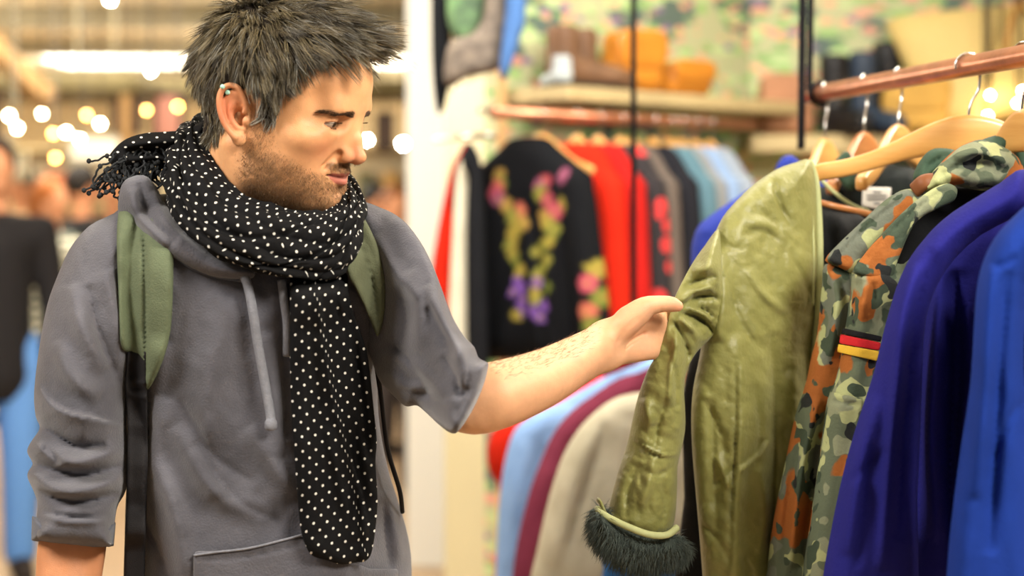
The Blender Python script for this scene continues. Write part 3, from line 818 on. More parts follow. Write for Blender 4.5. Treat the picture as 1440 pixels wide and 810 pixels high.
T_folds = [('r', .012, 16, [(238, 560), (215, 640), (245, 720), (262, 820)]), ('r', .010, 14, [(230, 480), (215, 540), (210, 600)]),
           ('c', .010, 9, [(222, 500), (212, 560), (205, 650)]), ('r', .008, 20, [(330, 420), (300, 500), (290, 600), (310, 700)]),
           ('c', .007, 12, [(272, 620), (330, 700), (400, 735)]), ('c', .006, 10, [(250, 560), (300, 640), (360, 680)]),
           ('r', .009, 15, [(245, 600), (300, 690), (380, 725)]), ('r', .007, 14, [(350, 600), (390, 660), (420, 700)]),
           ('c', .008, 14, [(395, 420), (400, 520), (405, 620)]), ('r', .006, 14, [(375, 470), (385, 560), (392, 640)]),
           ('r', .010, 12, [(548, 690), (556, 740), (566, 790)]), ('c', .010, 8, [(540, 700), (545, 760), (552, 810)]),
           ('r', .010, 14, [(500, 400), (515, 450), (530, 500)]), ('c', .008, 9, [(190, 700), (225, 780), (240, 830)])]
def Ytor(x, y): return 1.725+.06*sm(430, 590, x)+.04*sm(230, 120, x)
torso = cushion('hoodie', T_out, Ytor, 5.0, 150, .135, .12, M_hood, person, T_folds, nz=[(.006, 70, 90, 1), (.0015, 14, 18, 2)], amp_edge=14)
tv = np.array([tuple(torso.matrix_world @ v.co) for v in torso.data.vertices])+np.array(WL['person'] if 0 else (0, 0, 0))
tv = np.array([tuple(v.co) for v in torso.data.vertices])+np.array(WL[person.name])
class Surf:
    """front depth of a garment, looked up by design pixel"""
    def __init__(s, o):
        v = np.array([tuple(q.co) for q in o.data.vertices])+np.array(WL[o.name] if o.parent is None else WL[person.name])
        s.x = 720+F*v[:, 0]/v[:, 1]; s.y = HY+(ZC-v[:, 2])*F/v[:, 1]; s.d = v[:, 1]
        nx = int((s.x.max()-s.x.min())/8)+2; s.x0 = s.x.min(); s.y0 = s.y.min(); ny = int((s.y.max()-s.y0)/8)+2
        g = np.full((nx, ny), np.inf); i = ((s.x-s.x0)/8).astype(int); j = ((s.y-s.y0)/8).astype(int); np.minimum.at(g, (i, j), s.d)
        for _ in range(12):
            m = np.isinf(g)
            if not m.any(): break
            p = np.pad(g, 1, constant_values=np.inf); st = np.stack([p[2:, 1:-1], p[:-2, 1:-1], p[1:-1, 2:], p[1:-1, :-2]]); ok = np.isfinite(st)
            av_ = np.where(ok, st, 0).sum(0)/np.maximum(ok.sum(0), 1); g = np.where(m & ok.any(0), av_, g)
        g[np.isinf(g)] = np.nanmax(g[np.isfinite(g)])
        for _ in range(2):
            p = np.pad(g, 1, mode='edge'); g = (p[2:, 1:-1]+p[:-2, 1:-1]+p[1:-1, 2:]+p[1:-1, :-2]+2*g)/6
        s.g = g
    def __call__(s, x, y):
        u = np.clip((np.asarray(x, float)-s.x0)/8-.5, 0, s.g.shape[0]-1.001); w = np.clip((np.asarray(y, float)-s.y0)/8-.5, 0, s.g.shape[1]-1.001)
        i = u.astype(int); j = w.astype(int); fu = u-i; fw = w-j; g = s.g
        return (g[i, j]*(1-fu)+g[i+1, j]*fu)*(1-fw)+(g[i, j+1]*(1-fu)+g[i+1, j+1]*fu)*fw
S_t = Surf(torso)
# left-hand picture side: right arm sleeve
SL = [(190, 282), (160, 300), (125, 318), (98, 350), (80, 390), (66, 430), (55, 490), (48, 550), (50, 585), (56, 602), (43, 622), (38, 636), (46, 652), (38, 668), (47, 690), (53, 709), (50, 735), (48, 752),
      (60, 762), (101, 767), (150, 769), (158, 765), (162, 730), (166, 710), (177, 690), (181, 655), (178, 600), (180, 540), (196, 480), (204, 400), (206, 330)]
SLf = [('s', .012, 20, [(52, 540), (80, 575), (130, 590), (176, 600)]), ('r', .011, 10, [(44, 615), (70, 640), (110, 650), (175, 632)]),
       ('c', .014, 7, [(58, 600), (80, 612), (110, 628), (150, 625)]), ('c', .013, 6, [(48, 652), (80, 662), (120, 668), (172, 655)]),
       ('r', .012, 9, [(44, 668), (75, 688), (120, 690), (172, 672)]), ('c', .013, 6, [(52, 690), (85, 703), (125, 705), (168, 694)]),
       ('c', .010, 6, [(60, 628), (75, 640), (84, 652)]), ('r', .009, 14, [(100, 400), (115, 460), (150, 520)]), ('c', .008, 8, [(125, 400), (140, 470), (168, 540)]),
       ('r', .008, 12, [(80, 480), (100, 530), (140, 560)]), ('r', .008, 10, [(150, 380), (165, 450), (172, 520)]), ('c', .009, 7, [(165, 380), (178, 450), (182, 520)]),
       ('c', .006, 3, [(50, 716), (100, 727), (164, 724)]), ('r', .004, 4, [(50, 722), (100, 734), (163, 732)])]
SLc = [(46, 756), (101, 768), (160, 768)]
sleeve = cushion('sleeve', SL, lambda x, y: 1.69+.0*x+.0001*(y-300)*-1.0, 4.0, near_R(75, 10, SLc, 90), .078, .07, M_hood, torso, SLf, nz=[(.004, 50, 60, 4), (.001, 10, 12, 5)], amp_edge=10, smooth=3)
# ribbed cuff
g0 = np.arange(0, 1.0001, .02)
def ribf(x, y): return .0022*np.sin(x*1.9)
cuff = cushion('cuff', [(45, 726), (100, 736), (163, 734), (160, 768), (130, 771), (100, 770), (44, 760)], 1.644, 3.0, 40, .084, .07, M_rib, sleeve, [], fieldfn=ribf, smooth=1, amp_edge=5)
# reaching arm sleeve
SR = [(505, 288), (535, 292), (565, 308), (590, 338), (608, 372), (622, 408), (636, 445), (652, 472), (667, 488), (673, 503), (684, 509), (687, 514), (680, 542), (664, 578), (645, 606), (634, 609),
      (618, 598), (601, 582), (586, 570), (572, 572), (560, 563), (545, 548), (531, 530), (515, 480), (500, 420), (490, 350)]
SRf = [('r', .012, 9, [(600, 400), (622, 450), (650, 500), (655, 545)]), ('c', .014, 7, [(622, 500), (640, 530), (646, 560)]), ('c', .010, 6, [(600, 430), (622, 470), (630, 500)]),
       ('r', .010, 10, [(560, 500), (600, 530), (620, 560)]), ('c', .012, 8, [(545, 480), (580, 515), (610, 570)]), ('r', .010, 12, [(575, 380), (590, 440), (585, 500)]),
       ('c', .009, 9, [(560, 400), (570, 450), (560, 500)]), ('c', .007, 5, [(659, 492), (657, 535), (638, 590)]), ('r', .007, 7, [(645, 480), (640, 520), (655, 550)]),
       ('r', .009, 10, [(530, 330), (560, 390), (590, 420)]), ('c', .009, 6, [(560, 545), (585, 552), (610, 556)]), ('r', .008, 8, [(545, 520), (570, 545), (600, 545)])]
SRc = [(688, 508), (680, 542), (664, 578), (636, 612)]
sleeveR = cushion('sleeve', SR, lambda x, y: 1.70-.14*sm(520, 660, x)-.02*sm(400, 600, y), 4.0, near_R(62, 7, SRc, 70), lambda x, y: .060+.022*sm(590, 650, x), .062, M_hood, torso, SRf, nz=[(.005, 40, 50, 14), (.001, 10, 12, 15)], amp_edge=8)
# hood roll round the neck, seam band, pocket
hood = cushion('hood', [(166, 300), (170, 262), (186, 248), (210, 250), (232, 285), (262, 325), (310, 362), (352, 374), (356, 391), (320, 392), (285, 384), (245, 362), (205, 330), (178, 310)],
               lambda x, y: np.minimum(S_t(x, y), 1.665)-.004, 4.0, 30, .030, .05, M_hood, torso,
               [('c', .012, 7, [(196, 256), (206, 300), (250, 340)]), ('r', .010, 9, [(184, 265), (196, 305), (235, 345)]), ('r', .006, 6, [(215, 270), (240, 320), (290, 360)])], amp_edge=5)
tb = MB()
sl = cr_spline([(240, 352), (270, 372), (305, 384), (348, 391)], 12)
for dy in (0, 6): 
    tb.tube([tuple(P(x, y+dy, float(S_t(x, y+dy))-.0035)) for x, y in sl], .0011, 6)
for x, y in cr_spline(sl, 3)[::2]: tb.tube([tuple(P(x-1.2, y, float(S_t(x, y))-.005)), tuple(P(x+1.2, y+6, float(S_t(x, y+6))-.005))], .0009, 5)
tb.build('neck_seam', M_rib, torso)
pk = [(272, 780), (276, 775), (300, 775), (350, 770), (400, 758), (424, 751), (434, 765), (520, 800), (560, 800), (562, 960), (272, 960)]
pocket = cushion('pocket', pk, lambda x, y: S_t(x, y)-.001, 5.0, 4, .006, .001, M_hood, torso, [('c', .003, 2.0, [(285, 790), (284, 900)]), ('c', .003, 2, [(294, 788), (293, 900)]), ('c', .0025, 2, [(280, 787), (350, 781), (428, 763)])], smooth=1, amp_edge=3)
t2 = MB(); t2.tube([tuple(P(x, y, float(S_t(x, y))-.008)) for x, y in cr_spline([(272, 781), (300, 777), (350, 771), (400, 759), (425, 752)], 8)], .0014, 6)
t2.build('pocket_edge', M_cord, pocket)
for pts, nm in (([(338, 378, -.012), (348, 400, -.016), (356, 440, -.014), (362, 480, -.012), (371, 530, -.010), (379, 575, -.010), (381, 592, -.012)], 1), ([(396, 394, -.010), (400, 425, -.008), (404, 455, -.006), (404, 500, -.004)], 0)):
    q = cr_spline([(a, b_, float(S_t(a, b_))+c_) for a, b_, c_ in pts], 8)
    m = MB(); m.tube([tuple(P(*k)) for k in q], .0052, 12, flat=1.0)
    ds = m.build('drawstring', M_cord, torso)
    if nm:
        e = P(381, 598, float(S_t(381, 598))-.013); m = MB(); m.lathe(e-Vector((0, 0, .006)), [(.002, 0), (.0055, .001), (.0072, .004), (.0070, .009), (.0055, .012), (.004, .0135)], 16); m.build('drawstring_knot', M_cord, ds)

# ------------------------------------------------------------------ trousers, shoes (below the frame)
M_jean = plain('dark_denim', '#23283a', .85, var=.15, scale=60, bump=.3, bscale=500)
V_ = Vol((-.60, 1.50, .03), (-.06, 2.0, 1.12), .008)
V_.cap((-.36, 1.74, 1.02), (-.24, 1.76, 1.02), .145, .145, .05)
for s, sx in ((-1, -.40), (1, -.22)):
    V_.chain([(sx, 1.75, .93), (sx-.0, 1.72+.02*s, .52), (sx, 1.76+.02*s, .09)], [.105, .072, .060], .03)
tv_, tf_ = V_.mesh(2); mk('trousers', tv_, tf_, M_jean, person)
M_shoe = plain('brown_leather', '#4b2f1d', .5)
for s, sx in ((-1, -.40), (1, -.22)):
    V_ = Vol((sx-.08, 1.48, -.01), (sx+.08, 1.90, .16), .005)
    V_.chain([(sx, 1.80+.02*s, .05), (sx+.01, 1.70+.02*s, .042), (sx+.02, 1.60+.02*s, .036)], [.046, .044, .036], .02); V_.cap((sx, 1.78+.02*s, .07), (sx, 1.78+.02*s, .11), .045, .045, .02)
    a_, f_ = V_.mesh(2); a_[:, 2] = np.maximum(a_[:, 2], .002); mk('shoe', a_, f_, M_shoe, person)

# ------------------------------------------------------------------ scarf
def dotmat(name, base, dot, sp, r):
    m, nt, b = nmat(name); b.inputs['Roughness'].default_value = .8; b.inputs['Specular IOR Level'].default_value = .08
    uv = N(nt, 'ShaderNodeUVMap'); mn = None
    for off in (0, .5):
        a = N(nt, 'ShaderNodeVectorMath', operation='SCALE'); a.inputs['Scale'].default_value = 1/sp; nt.links.new(uv.outputs[0], a.inputs[0])
        c = N(nt, 'ShaderNodeVectorMath', operation='ADD'); c.inputs[1].default_value = (off, off, 0); nt.links.new(a.outputs[0], c.inputs[0])
        f = N(nt, 'ShaderNodeVectorMath', operation='FRACTION'); nt.links.new(c.outputs[0], f.inputs[0])
        s_ = N(nt, 'ShaderNodeVectorMath', operation='SUBTRACT'); s_.inputs[1].default_value = (.5, .5, 0); nt.links.new(f.outputs[0], s_.inputs[0])
        l = N(nt, 'ShaderNodeVectorMath', operation='LENGTH'); nt.links.new(s_.outputs[0], l.inputs[0])
        if mn is None: mn = l.outputs['Value']
        else:
            q = N(nt, 'ShaderNodeMath', operation='MINIMUM'); nt.links.new(mn, q.inputs[0]); nt.links.new(l.outputs['Value'], q.inputs[1]); mn = q.outputs[0]
    mr = N(nt, 'ShaderNodeMapRange'); mr.inputs[1].default_value = r/sp*1.15; mr.inputs[2].default_value = r/sp*.85; nt.links.new(mn, mr.inputs[0])
    mx = N(nt, 'ShaderNodeMix', data_type='RGBA'); mx.inputs['A'].default_value = rgba(base); mx.inputs['B'].default_value = rgba(dot)
    nt.links.new(mr.outputs[0], mx.inputs['Factor']); nt.links.new(mx.outputs['Result'], b.inputs['Base Color'])
    tc = N(nt, 'ShaderNodeTexCoord'); n2 = N(nt, 'ShaderNodeTexNoise', i_Scale=700.0, i_Detail=3.0); nt.links.new(tc.outputs['Object'], n2.inputs['Vector'])
    bp = N(nt, 'ShaderNodeBump', i_Strength=.4, i_Distance=.001); nt.links.new(n2.outputs[0], bp.inputs['Height']); nt.links.new(bp.outputs[0], b.inputs['Normal'])
    return m
M_scarf = dotmat('dotted_scarf', '#131314', '#dcd8ce', .0178, .00160)
M_fringe = plain('scarf_fringe', '#26282a', .85, bump=.5, bscale=600)
rings = [  # (px, py, Y): left-top, left, front-left, front, front-right, right, right-top, back-right, back, back-left
 [(286, 176, 1.690), (300, 226, 1.630), (342, 272, 1.600), (398, 290, 1.594), (446, 296, 1.604), (474, 286, 1.640), (470, 256, 1.700), (440, 215, 1.77), (380, 185, 1.79), (320, 170, 1.76)],
 [(266, 170, 1.690), (268, 222, 1.610), (312, 280, 1.572), (380, 308, 1.562), (444, 312, 1.574), (492, 288, 1.608), (489, 252, 1.690), (450, 205, 1.78), (380, 172, 1.81), (300, 158, 1.78)],
 [(243, 190, 1.695), (240, 240, 1.598), (286, 312, 1.556), (368, 348, 1.546), (444, 350, 1.560), (505, 306, 1.592), (508, 268, 1.670), (465, 215, 1.80), (380, 185, 1.83), (280, 170, 1.79)],
 [(231, 232, 1.700), (234, 276, 1.604), (276, 338, 1.560), (358, 372, 1.546), (442, 374, 1.556), (502, 342, 1.588), (512, 292, 1.660), (470, 235, 1.80), (380, 210, 1.83), (270, 200, 1.79)],
 [(236, 262, 1.700), (246, 304, 1.622), (290, 354, 1.578), (360, 382, 1.560), (440, 394, 1.566), (494, 376, 1.598), (506, 318, 1.665), (460, 260, 1.79), (380, 235, 1.81), (280, 225, 1.78)],
 [(256, 270, 1.700), (276, 306, 1.650), (310, 345, 1.622), (368, 366, 1.606), (436, 380, 1.606), (474, 366, 1.630), (484, 324, 1.680), (450, 270, 1.76), (380, 255, 1.79), (300, 245, 1.75)]]
def loft_scarf():
    R_ = []
    for r in rings: R_.append(cr_spline([tuple(P(*q)) for q in r], 26, True))
    R_ = np.stack(R_); nu = R_.shape[1]; A = np.stack([cr_spline(R_[:, j], 20) for j in range(nu)], 1)   # nv, nu, 3
    nv = A.shape[0]; cen = np.array(P(385, 290, 1.70)); cen = cen[None, None]
    du = np.roll(A, -1, 1)-np.roll(A, 1, 1); dv = np.gradient(A, axis=0); n = np.cross(du, dv); n /= np.linalg.norm(n, axis=2)[..., None]+1e-12
    if (n*(A-cen)).sum() < 0: n = -n
    U = np.linspace(0, 1, nu, endpoint=False)[None, :]; Vv = np.linspace(0, 1, nv)[:, None]
    wob = vnoise(U*9+0*Vv, Vv*2.2+0*U, 3, 2); U2 = 10*U
    ph = Vv*6.2+.9*np.sin(2*np.pi*U*1.0+.8)+.55*wob
    s = 1-np.abs(np.sin(np.pi*ph))**.75                       # narrow valleys between rounded ridges
    amp = .0085*np.clip(np.sin(np.pi*np.clip(Vv*1.02, 0, 1)), 0, 1)**.5*(.45+.55*(vnoise(U*14+5, Vv*5+0*U, 8, 2)*.5+.5))
    disp = -amp*s*1.25+.0035*vnoise(U*26+0*Vv, Vv*10+0*U, 21, 3)
    ph2 = Vv*3.1-1.3*np.sin(2*np.pi*U+.3)+.4*wob
    disp += -.007*np.exp(-((ph2-np.round(ph2))/.07)**2)*np.clip(np.sin(np.pi*Vv), 0, 1)
    B = A+n*disp[..., None]
    # cloth coordinates
    su = np.linalg.norm(np.diff(A[nv//2], axis=0, append=A[nv//2][:1]), axis=1).cumsum(); sv = np.linalg.norm(np.diff(B, axis=0, prepend=B[:1]), axis=2).cumsum(0)
    uv = np.stack([np.broadcast_to(su[None], (nv, nu))+.25*sv, sv*1.0-.10*su[None]], 2)
    i, j = np.meshgrid(np.arange(nv-1), np.arange(nu), indexing='ij'); j2 = (j+1) % nu
    Fc = np.stack([i*nu+j, i*nu+j2, (i+1)*nu+j2, (i+1)*nu+j], -1).reshape(-1, 4)
    # inner lining so the cloth has thickness
    inn = B-n*.004
    V = np.vstack([B.reshape(-1, 3), inn.reshape(-1, 3)]); m = nv*nu
    Fb = Fc[:, ::-1]+m; e = []
    for row in (0, nv-1):
        jj = np.arange(nu); a = row*nu+jj; b_ = row*nu+(jj+1) % nu
        q = np.stack([a, a+m, b_+m, b_], 1); e.append(q if row == 0 else q[:, ::-1])
    return V, np.vstack([Fc, Fb]+e), np.vstack([uv.reshape(-1, 2)]*2)
V, Fc, uv = loft_scarf()
scarf = mk('scarf', V, Fc, M_scarf, person, uvs=uv)
S_px = 1/1240.
tail = [(410, 372), (408, 400), (408, 452), (408, 520), (410, 583), (413, 630), (417, 680), (422, 739), (430, 768), (440, 782), (460, 788), (480, 794), (500, 791), (514, 789), (523, 776), (529, 735), (531, 699), (528, 650), (530, 620), (526, 580), (522, 539), (516, 495), (508, 470), (498, 445), (490, 410), (486, 375), (450, 355)]
tf = [('s', .014, 14, [(444, 395), (455, 470), (470, 560), (490, 640), (508, 700), (515, 760)]), ('r', .006, 9, [(470, 400), (485, 470), (500, 560), (512, 640), (520, 700)]),
      ('c', .010, 5, [(488, 430), (500, 500), (512, 580), (518, 650)]), ('r', .005, 12, [(425, 400), (428, 520), (436, 640), (450, 750)]), ('c', .004, 8, [(440, 480), (448, 600), (468, 720)]),
      ('c', .008, 6, [(478, 390), (474, 430), (486, 470)]), ('r', .004, 8, [(460, 600), (480, 680), (496, 760)])]
def Ytail(x, y): return np.where(y < 405, 1.0, 0)*0+S_t(np.clip(x, 405, 500), y)-.016+.035*sm(415, 385, y)-.012*sm(470, 415, y)
Xt, Yt, Dt, Ft, _ = inflate(tail, 4.0, 16, .014, .006, tf, [(.0022, 18, 40, 31)], 3, None, 5)
yc = Ytail(Xt, Yt)
mk('scarf_tail', Pn(Xt, Yt, yc+Dt), Ft, M_scarf, scarf, uvs=np.stack([Xt*1.1+6*np.sin(Yt/60.)+9*np.tanh((Xt-(440+.19*(Yt-390)))/2.5), Yt+.12*Xt+5*np.tanh((Xt-(440+.19*(Yt-390)))/2.5)], 1)*S_px*1.07)
# end thrown over the shoulder with knotted fringe
end = [(290, 172), (262, 182), (235, 185), (205, 187), (178, 195), (160, 210), (152, 226), (170, 238), (200, 235), (225, 232), (240, 262), (262, 250), (285, 215)]
Xt, Yt, Dt, Ft, _ = inflate(end, 3.5, 16, .020, .02, [('r', .008, 6, [(175, 205), (215, 200), (255, 198)]), ('c', .006, 4, [(175, 214), (215, 212), (250, 215)]), ('r', .005, 4, [(180, 225), (220, 222), (250, 230)])], [(.002, 12, 12, 3)], 3, None, 5)
mk('scarf_end', Pn(Xt, Yt, 1.685+Dt), Ft, M_scarf, scarf, uvs=np.stack([Xt, Yt*1.6], 1)*S_px)
fr = MB(); g = np.random.default_rng(17)
for k in range(64):
    t = g.random(); x = 158+t*76; y = 212+g.random()*22-6*t; Y = 1.662+g.random()*.02; L = (1-t)*72+t*34; L *= .55+.5*g.random()
    pts = [(x, y, Y)]; a = g.uniform(-.5, .3)-.35*(1-t); n = int(L/4.5)+3
    for q in range(n):
        a = a*.80+g.normal(0, .55)-.10*(1-t); x += math.sin(a)*4.6; y += math.cos(a*.8)*4.4; Y += g.normal(0, .0016); pts.append((x, y, min(max(Y, 1.645), 1.70)))
    sp = cr_spline(pts, 4); fr.tube([tuple(P(*q)) for q in sp], .0013, 6)
    e = P(*pts[-1]); 
    for u in (len(pts)-1, len(pts)//2):
        e = P(*pts[u]); fr.lathe(e-Vector((0, 0, .003)), [(.0008, 0), (.0026, .0015), (.0030, .003), (.0024, .005), (.0009, .0062)], 8)
fr.build('fringe', M_fringe, scarf)

# ------------------------------------------------------------------ backpack worn by the man
M_strap = plain('olive_canvas', '#5f6850', .9, var=.10, scale=30, bump=.5, bscale=500, spec=.2)
M_strap2 = plain('dark_olive_canvas', '#5a5e48', .9, var=.10, scale=30, bump=.5, bscale=500, spec=.2)
M_web = plain('black_webbing', '#1c1a1c', .8, bump=.4, bscale=800, spec=.3)
S_s = Surf(sleeve)
pack = thing('backpack', tuple(P(360, 900, 1.93)), 'olive backpack worn by the man in the grey hoodie', 'backpack')
bpk = MB(); c0 = P(360, 560, 1.985); bpk.box((c0.x, c0.y, c0.z), (.27, .14, .40), 0, .03); bpk.build('pack_body', M_strap2, pack)
def over(x, y): return np.minimum(S_t(x, y), np.where(x < 205, S_s(np.minimum(x, 195), y)+.004, 9))
cushion('shoulder_strap', [(166, 302), (172, 290), (190, 286), (212, 296), (243, 316), (244, 360), (243, 420), (240, 465), (230, 505), (214, 540), (204, 548), (202, 520), (192, 499), (172, 492), (168, 460), (166, 400), (164, 340)],
        lambda x, y: over(x, y)-.006, 4.0, 7, .012, .008, M_strap, pack, [('c', .008, 2.2, [(201, 298), (203, 380), (204, 470), (206, 530)])], nz=[(.001, 20, 40, 3)], smooth=2, amp_edge=3)
cushion('shoulder_strap', [(480, 300), (500, 292), (512, 306), (528, 338), (539, 372), (543, 410), (540, 445), (532, 474), (524, 460), (512, 430), (498, 402), (486, 376)],
        lambda x, y: np.minimum(S_t(x, y), 1.66)-.022, 4.0, 6, .010, .008, M_strap2, pack, [('c', .007, 2.0, [(496, 320), (514, 360), (526, 410), (533, 462)])], smooth=2, amp_edge=3)
cushion('strap_webbing', [(180, 492), (206, 494), (207, 560), (208, 640), (206, 720), (203, 830), (200, 930), (172, 930), (174, 800), (178, 700), (179, 600), (176, 540)],
        lambda x, y: over(x, y)-.010, 4.0, 4, .006, .004, M_web, pack, [('r', .004, 3, [(182, 535), (206, 540)]), ('r', .004, 3, [(182, 555), (206, 560)]), ('c', .004, 2, [(182, 545), (206, 550)])], smooth=1, amp_edge=2)
m = MB(); m.tube([tuple(P(*q)) for q in cr_spline([(528, 505, 1.69), (536, 560, 1.70), (545, 630, 1.71), (562, 690, 1.72), (566, 720, 1.75)], 8)], .0028, 8); m.build('side_strap', M_web, pack)
# small turquoise ear jewellery
M_turq = plain('turquoise_bead', '#a9d8c4', .3, coat=.5)

for bx, by in ((313, 122), (320, 130)):
    w_ = hw(hv); x_ = 720+F*w_[:, 0]/w_[:, 1]; y_ = HY+(ZC-w_[:, 2])*F/w_[:, 1]; k_ = np.argsort((x_-bx)**2+(y_-by)**2+((w_[:, 1] > 1.64)*1e5))[0]
    q = P(bx, by, w_[k_, 1]-.003); m = MB(); m.lathe((q.x, q.y, q.z), [(.0028*math.sin(a)+1e-4, -.0028*math.cos(a)) for a in np.linspace(.05, 3.09, 8)], 12); m.build('ear_bead', M_turq, person)
# ------------------------------------------------------------------ the near rack
M_copper = plain('copper_pipe', '#b97c5e', .30, metal=.75, var=.25, scale=25, bump=.15, bscale=90)
M_rope = plain('black_rope', '#17161a', .85, bump=1, bscale=900)
M_wood = plain('hanger_wood', '#d9a55e', .38, c2='#c48b45', scale=6, stretch=(1, 1, 9), coat=.35, spec=.5, bump=.1, bscale=30)
M_wood2 = plain('hanger_wood_brown', '#bb7b45', .42, c2='#9a5f33', scale=8, stretch=(1, 1, 9), coat=.3)
M_steel = plain('steel_wire', '#c9c8c4', .18, metal=1)
RZ = 1.783
def rail_at(Y): return Vector((.521+(2.5-Y)*.1453, Y, RZ))
rack = thing('garment_rail', tuple(rail_at(1.6)-Vector((0, 0, .02))), 'copper pipe clothes rail hanging on black ropes above the jackets', 'rail')
m = MB(); e0 = rail_at(2.515); e1 = rail_at(.95)
m.tube([tuple(e0.lerp(e1, t)) for t in np.linspace(0, 1, 12)], .0145, 24); m.build('copper_pipe', M_copper, rack)
m = MB(); c = rail_at(2.5)
tw = lambda a, b, r, n, ph=0: [tuple(Vector(a).lerp(Vector(b), i/n)+Vector((math.cos(i*1.2+ph)*r, math.sin(i*1.2+ph)*r, 0))) for i in range(n+1)]
def rope(a, b, r, name, parent, n=None):
    mm = MB(); L = (Vector(b)-Vector(a)).length; n = n or int(L/.004)
    for ph in (0, 2.09, 4.19): mm.tube(tw(a, b, r*.5, n, ph), r*.58, 6)
    return mm.build(name, M_rope, parent)
yr = 2.44; cr_ = rail_at(yr)
rope(P(1130.5, -1000*0-160, 2.42), P(1126.5, 208, 2.42), .0068, 'rope', rack)
rope(P(1143, -160, 2.47), P(1138, 128, 2.47), .0060, 'rope', rack)
m = MB(); m.tube([tuple(cr_+Vector((math.cos(a)*.018, .0, math.sin(a)*.018))) for a in np.linspace(0, 2*math.pi, 22)], .0042, 8, caps=False); m.build('rope_loop', M_rope, rack)
c9 = rail_at(1.02); rope((c9.x, c9.y, RZ+.02), (c9.x, c9.y, 3.0), .0068, 'rope', rack)

def hanger(name, hookpt, yaw, mat, label, group, bar=False, curve=.030, W_=.225, drop=.075, hgt=.118, lean=0):
    """contoured wooden hanger; hookpt = where the hook rests on the rail; yaw turns the arms"""
    r = thing(name, tuple(hookpt), label, 'clothes hanger', group)
    cy, sy = math.cos(yaw), math.sin(yaw)
    def T(x, y, z): return (hookpt[0]+x*cy-y*sy, hookpt[1]+x*sy+y*cy, hookpt[2]+z)
    s = np.linspace(-1, 1, 61); V = []; n = 12
    for q in s:
        a = abs(q); x = q*W_; zt = -hgt+.018-drop*(1-math.exp(-(a/.46)**2*.75))/(1-math.exp(-3.54))-.006*max(0, a-.9)*10
        h = .0118+.015*math.exp(-(q/.36)**2); h *= 1-.45*max(0, (a-.94)/.06)**2
        th = .0062+.003*a; th *= 1-.4*max(0, (a-.95)/.05)**2
        y = -curve*a**1.8
        zc = zt-h
        for k in range(n):
            w = 2*math.pi*k/n; c_, s_ = math.cos(w), math.sin(w)
            V.append(T(x, y+th*math.copysign(abs(c_)**.5, c_), zc+h*math.copysign(abs(s_)**.55, s_)))
    Fc = [(k*n+i, k*n+(i+1) % n, (k+1)*n+(i+1) % n, (k+1)*n+i) for k in range(60) for i in range(n)]+[tuple(range(n-1, -1, -1)), tuple(60*n+i for i in range(n))]
    mk('hanger_arms', V, Fc, mat, r)
    R_ = .0175; pts = [(R_*math.cos(a)+0, R_*math.sin(a)) for a in np.radians(np.linspace(190, -35, 16))]
    pts = [(x-.0, z-.0) for x, z in pts]+[(.0125, -.030), (.004, -.046), (0, -.060), (0, -hgt+.005)]
    sp = cr_spline(pts, 4); m = MB(); m.tube([T(x, 0, z) for x, z in sp], .0019, 8); m.build('hook', M_steel, r)
    if bar:
        m = MB(); m.tube([T(-W_*.86, -curve*.7, -hgt-drop*.62), T(0, -curve*.35, -hgt-drop*.62-.012), T(W_*.86, -curve*.7, -hgt-drop*.62)], .0048, 10); m.build('trouser_bar', mat, r)
    return r
gh = 'wooden hangers on the near rail'
def hk(Y): p = rail_at(Y); return Vector((p.x, p.y, RZ-.0005))
hanger('coat_hanger', hk(2.42), 1.05, M_wood, 'wooden hanger farthest along the near rail, holding the blue jacket', gh, W_=.17, hgt=.095, curve=.01)
hanger('coat_hanger', hk(2.25), 1.0, M_wood2, 'redder brown wooden hanger, second farthest on the near rail', gh, W_=.18, hgt=.090, curve=.01)
hanger('coat_hanger', hk(2.12), .95, M_wood, 'wooden hanger of the dark jacket with the white neck label', gh, W_=.175, hgt=.084, curve=.01)
h_ol = hanger('coat_hanger', hk(1.895), -.1, M_wood, 'big wooden hanger showing most of its arm, under the olive jacket shoulder', gh, bar=False, curve=.0, W_=.215, drop=.066, hgt=.082)
m = MB(); m.tube([tuple(P(*q)) for q in [(1136, 281, 1.94), (1180, 292, 1.95), (1226, 302, 1.96)]], .0048, 10); m.build('trouser_bar', M_wood2, h_ol)
hanger('coat_hanger', hk(1.755), -1.2, M_wood, 'wooden hanger above the camouflage jacket', gh, W_=.11, hgt=.082, curve=.0)
hanger('coat_hanger', hk(1.56), 0, M_wood, 'wooden hanger inside the indigo blue jacket', gh, W_=.14, hgt=.185, curve=.0)
hanger('coat_hanger', hk(1.40), 0, M_wood, 'wooden hanger inside the nearest royal blue jacket', gh, W_=.14, hgt=.18, curve=.0)

